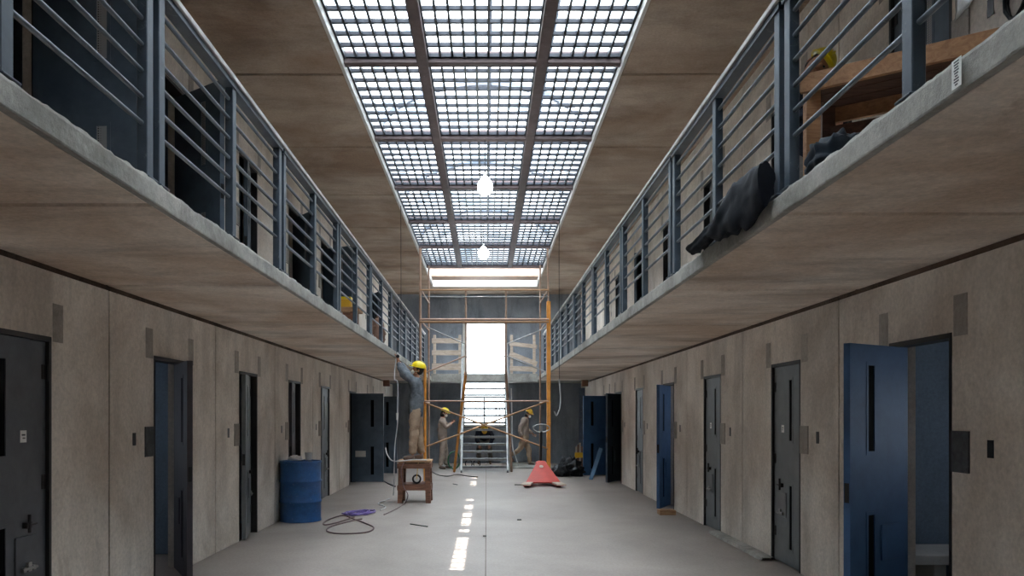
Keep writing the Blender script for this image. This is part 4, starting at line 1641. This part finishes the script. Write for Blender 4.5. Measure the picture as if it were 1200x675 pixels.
# long drooping black sheet along the slab edge
mb = MB()
mb.smooth = True
vs, fs = [], []
n, m = 26, 44
for i in range(m + 1):
    u = i / m
    y = 4.09 + 1.38 * u
    rad = (.13 * math.sin(PI * min(1, u * 1.25 + .12)) ** .5 if u * 1.25 + .12 < 1 else .05) * (1.15 - .55 * u) + .012
    cx_ = 1.49 - .015 * u
    cz_ = Z2 + .085 - .05 * u
    for k in range(n):
        a = 2 * PI * k / n
        q = 1 + .35 * noise.noise(V((y * 5, math.cos(a) * 1.6, math.sin(a) * 1.6))) + .22 * noise.noise(V((y * 10, math.cos(a) * 2.4, math.sin(a) * 2.4)))
        x = min(cx_ + min(rad * 1.1, .048) * q * math.cos(a), BR + .014)
        z = cz_ + rad * q * math.sin(a)
        if x > BR - .02:
            z = max(z, Z2 + .022)
        vs.append((x, y, z))
for i in range(m):
    for k in range(n):
        k2 = (k + 1) % n
        fs.append((i * n + k, i * n + k2, (i + 1) * n + k2, (i + 1) * n + k))
mb.add(vs, fs)
mb.add(vs[:n], [tuple(range(n))])
mb.add(vs[-n:], [tuple(range(n))])
tag(mb.build('plastic_wrap', [M_WRAP], loc=(1.6, 4.8, Z2)), 'long black plastic sheet drooping over the right balcony edge under the rail', 'plastic sheet')
lump('black_bag', (1.86, 5.05, 2.86), (.17, .18, .19), M_PLASTIC, 'rounded black bag behind the drooping sheet on the right balcony', 'bag', .3, 4, 22, flat=Z2 + .003)
mb = MB()
n = 10
vs, fs = [], []
for i in range(n + 1):
    for j in range(n + 1):
        y = 4.78 + .24 * i / n
        z = 4.12 + .62 * j / n + (.06 * (1 - i / n) if j == 0 else 0)
        vs.append((XR - .012 - .012 * noise.noise(V((y * 20, z * 12, 0))), y, z))
for i in range(n):
    for j in range(n):
        a = i * (n + 1) + j
        fs.append((a, a + 1, a + n + 2, a + n + 1))
mb.smooth = True
mb.add(vs, fs)
o = mb.build('foil_sheet', [M_FOIL], loc=(XR, 4.9, 4.12))
so = o.modifiers.new('solid', 'SOLIDIFY')
so.thickness = .004
tag(o, 'creased silver foil sheet fixed to the upper right wall beside the door', 'foil')
pts = [(XR - .03 + .01 * math.sin(i), 4.42 + .09 * math.cos(i * .6), 3.95 + .11 * math.sin(i * .6)) for i in range(24)]
mb = MB()
mb.tube(pts, .012, 6)
tag(mb.build('wall_cable', [M_DARK], loc=(XR, 4.42, 3.95)), 'small loop of dark cable on the upper right wall', 'cable')
t = empty('sticker', (BR - .012, 2.475, 2.65), 'white vertical sticker on the right balcony edge', 'sticker')
mb = MB()
mb.box(BR - .0155, BR - .0145, 2.450, 2.500, 2.607, 2.70)
mb.build('backing', [M_PAPER], t)
mb = MB()
random.seed(3)
for k in range(9):
    z = 2.615 + .0092 * k
    w = random.choice((.014, .020, .026))
    mb.box(BR - .0162, BR - .0155, 2.475 - w / 2, 2.475 + w / 2, z, z + .0045)
mb.build('print', [M_INK], t)

# ------------------------------------------------------------------ left balcony: trestle, yellow box, sack
t = empty('low_trestle', (-2.1, 10.6, Z2), 'low timber trestle on the left balcony behind the rail', 'trestle')
mb = MB()
mb.box(-2.5, -1.73, 10.45, 10.75, 2.97, 3.03)
mb.build('trestle_top', [M_WOOD], t)
for x in (-2.42, -1.82):
    for y in (10.49, 10.71):
        mb = MB()
        mb.box(x - .035, x + .035, y - .03, y + .03, Z2, 2.97)
        mb.build('leg', [M_WOODD], t)
mb = MB()
mb.box(-2.4, -1.84, 10.47, 10.50, 2.86, 2.95)
mb.build('rail', [M_WOODD], t)
t = empty('tool_box', (-1.93, 10.6, 3.03), 'small yellow box on the low timber trestle, left balcony', 'box')
mb = MB()
mb.box(-2.02, -1.86, 10.52, 10.68, 3.03, 3.15)
mb.build('box_body', [M_YELO], t, bevel=.012)
mb = MB()
mb.box(-2.025, -1.855, 10.515, 10.685, 3.15, 3.18)
mb.build('lid', [M_YEL], t, bevel=.006)
lump('sack', (-1.92, 13.45, 2.98), (.17, .20, .30), M_SACK, 'brown pinkish sack standing on the left balcony behind the rail', 'sack', .3, 4, 31, flat=Z2 + .003)
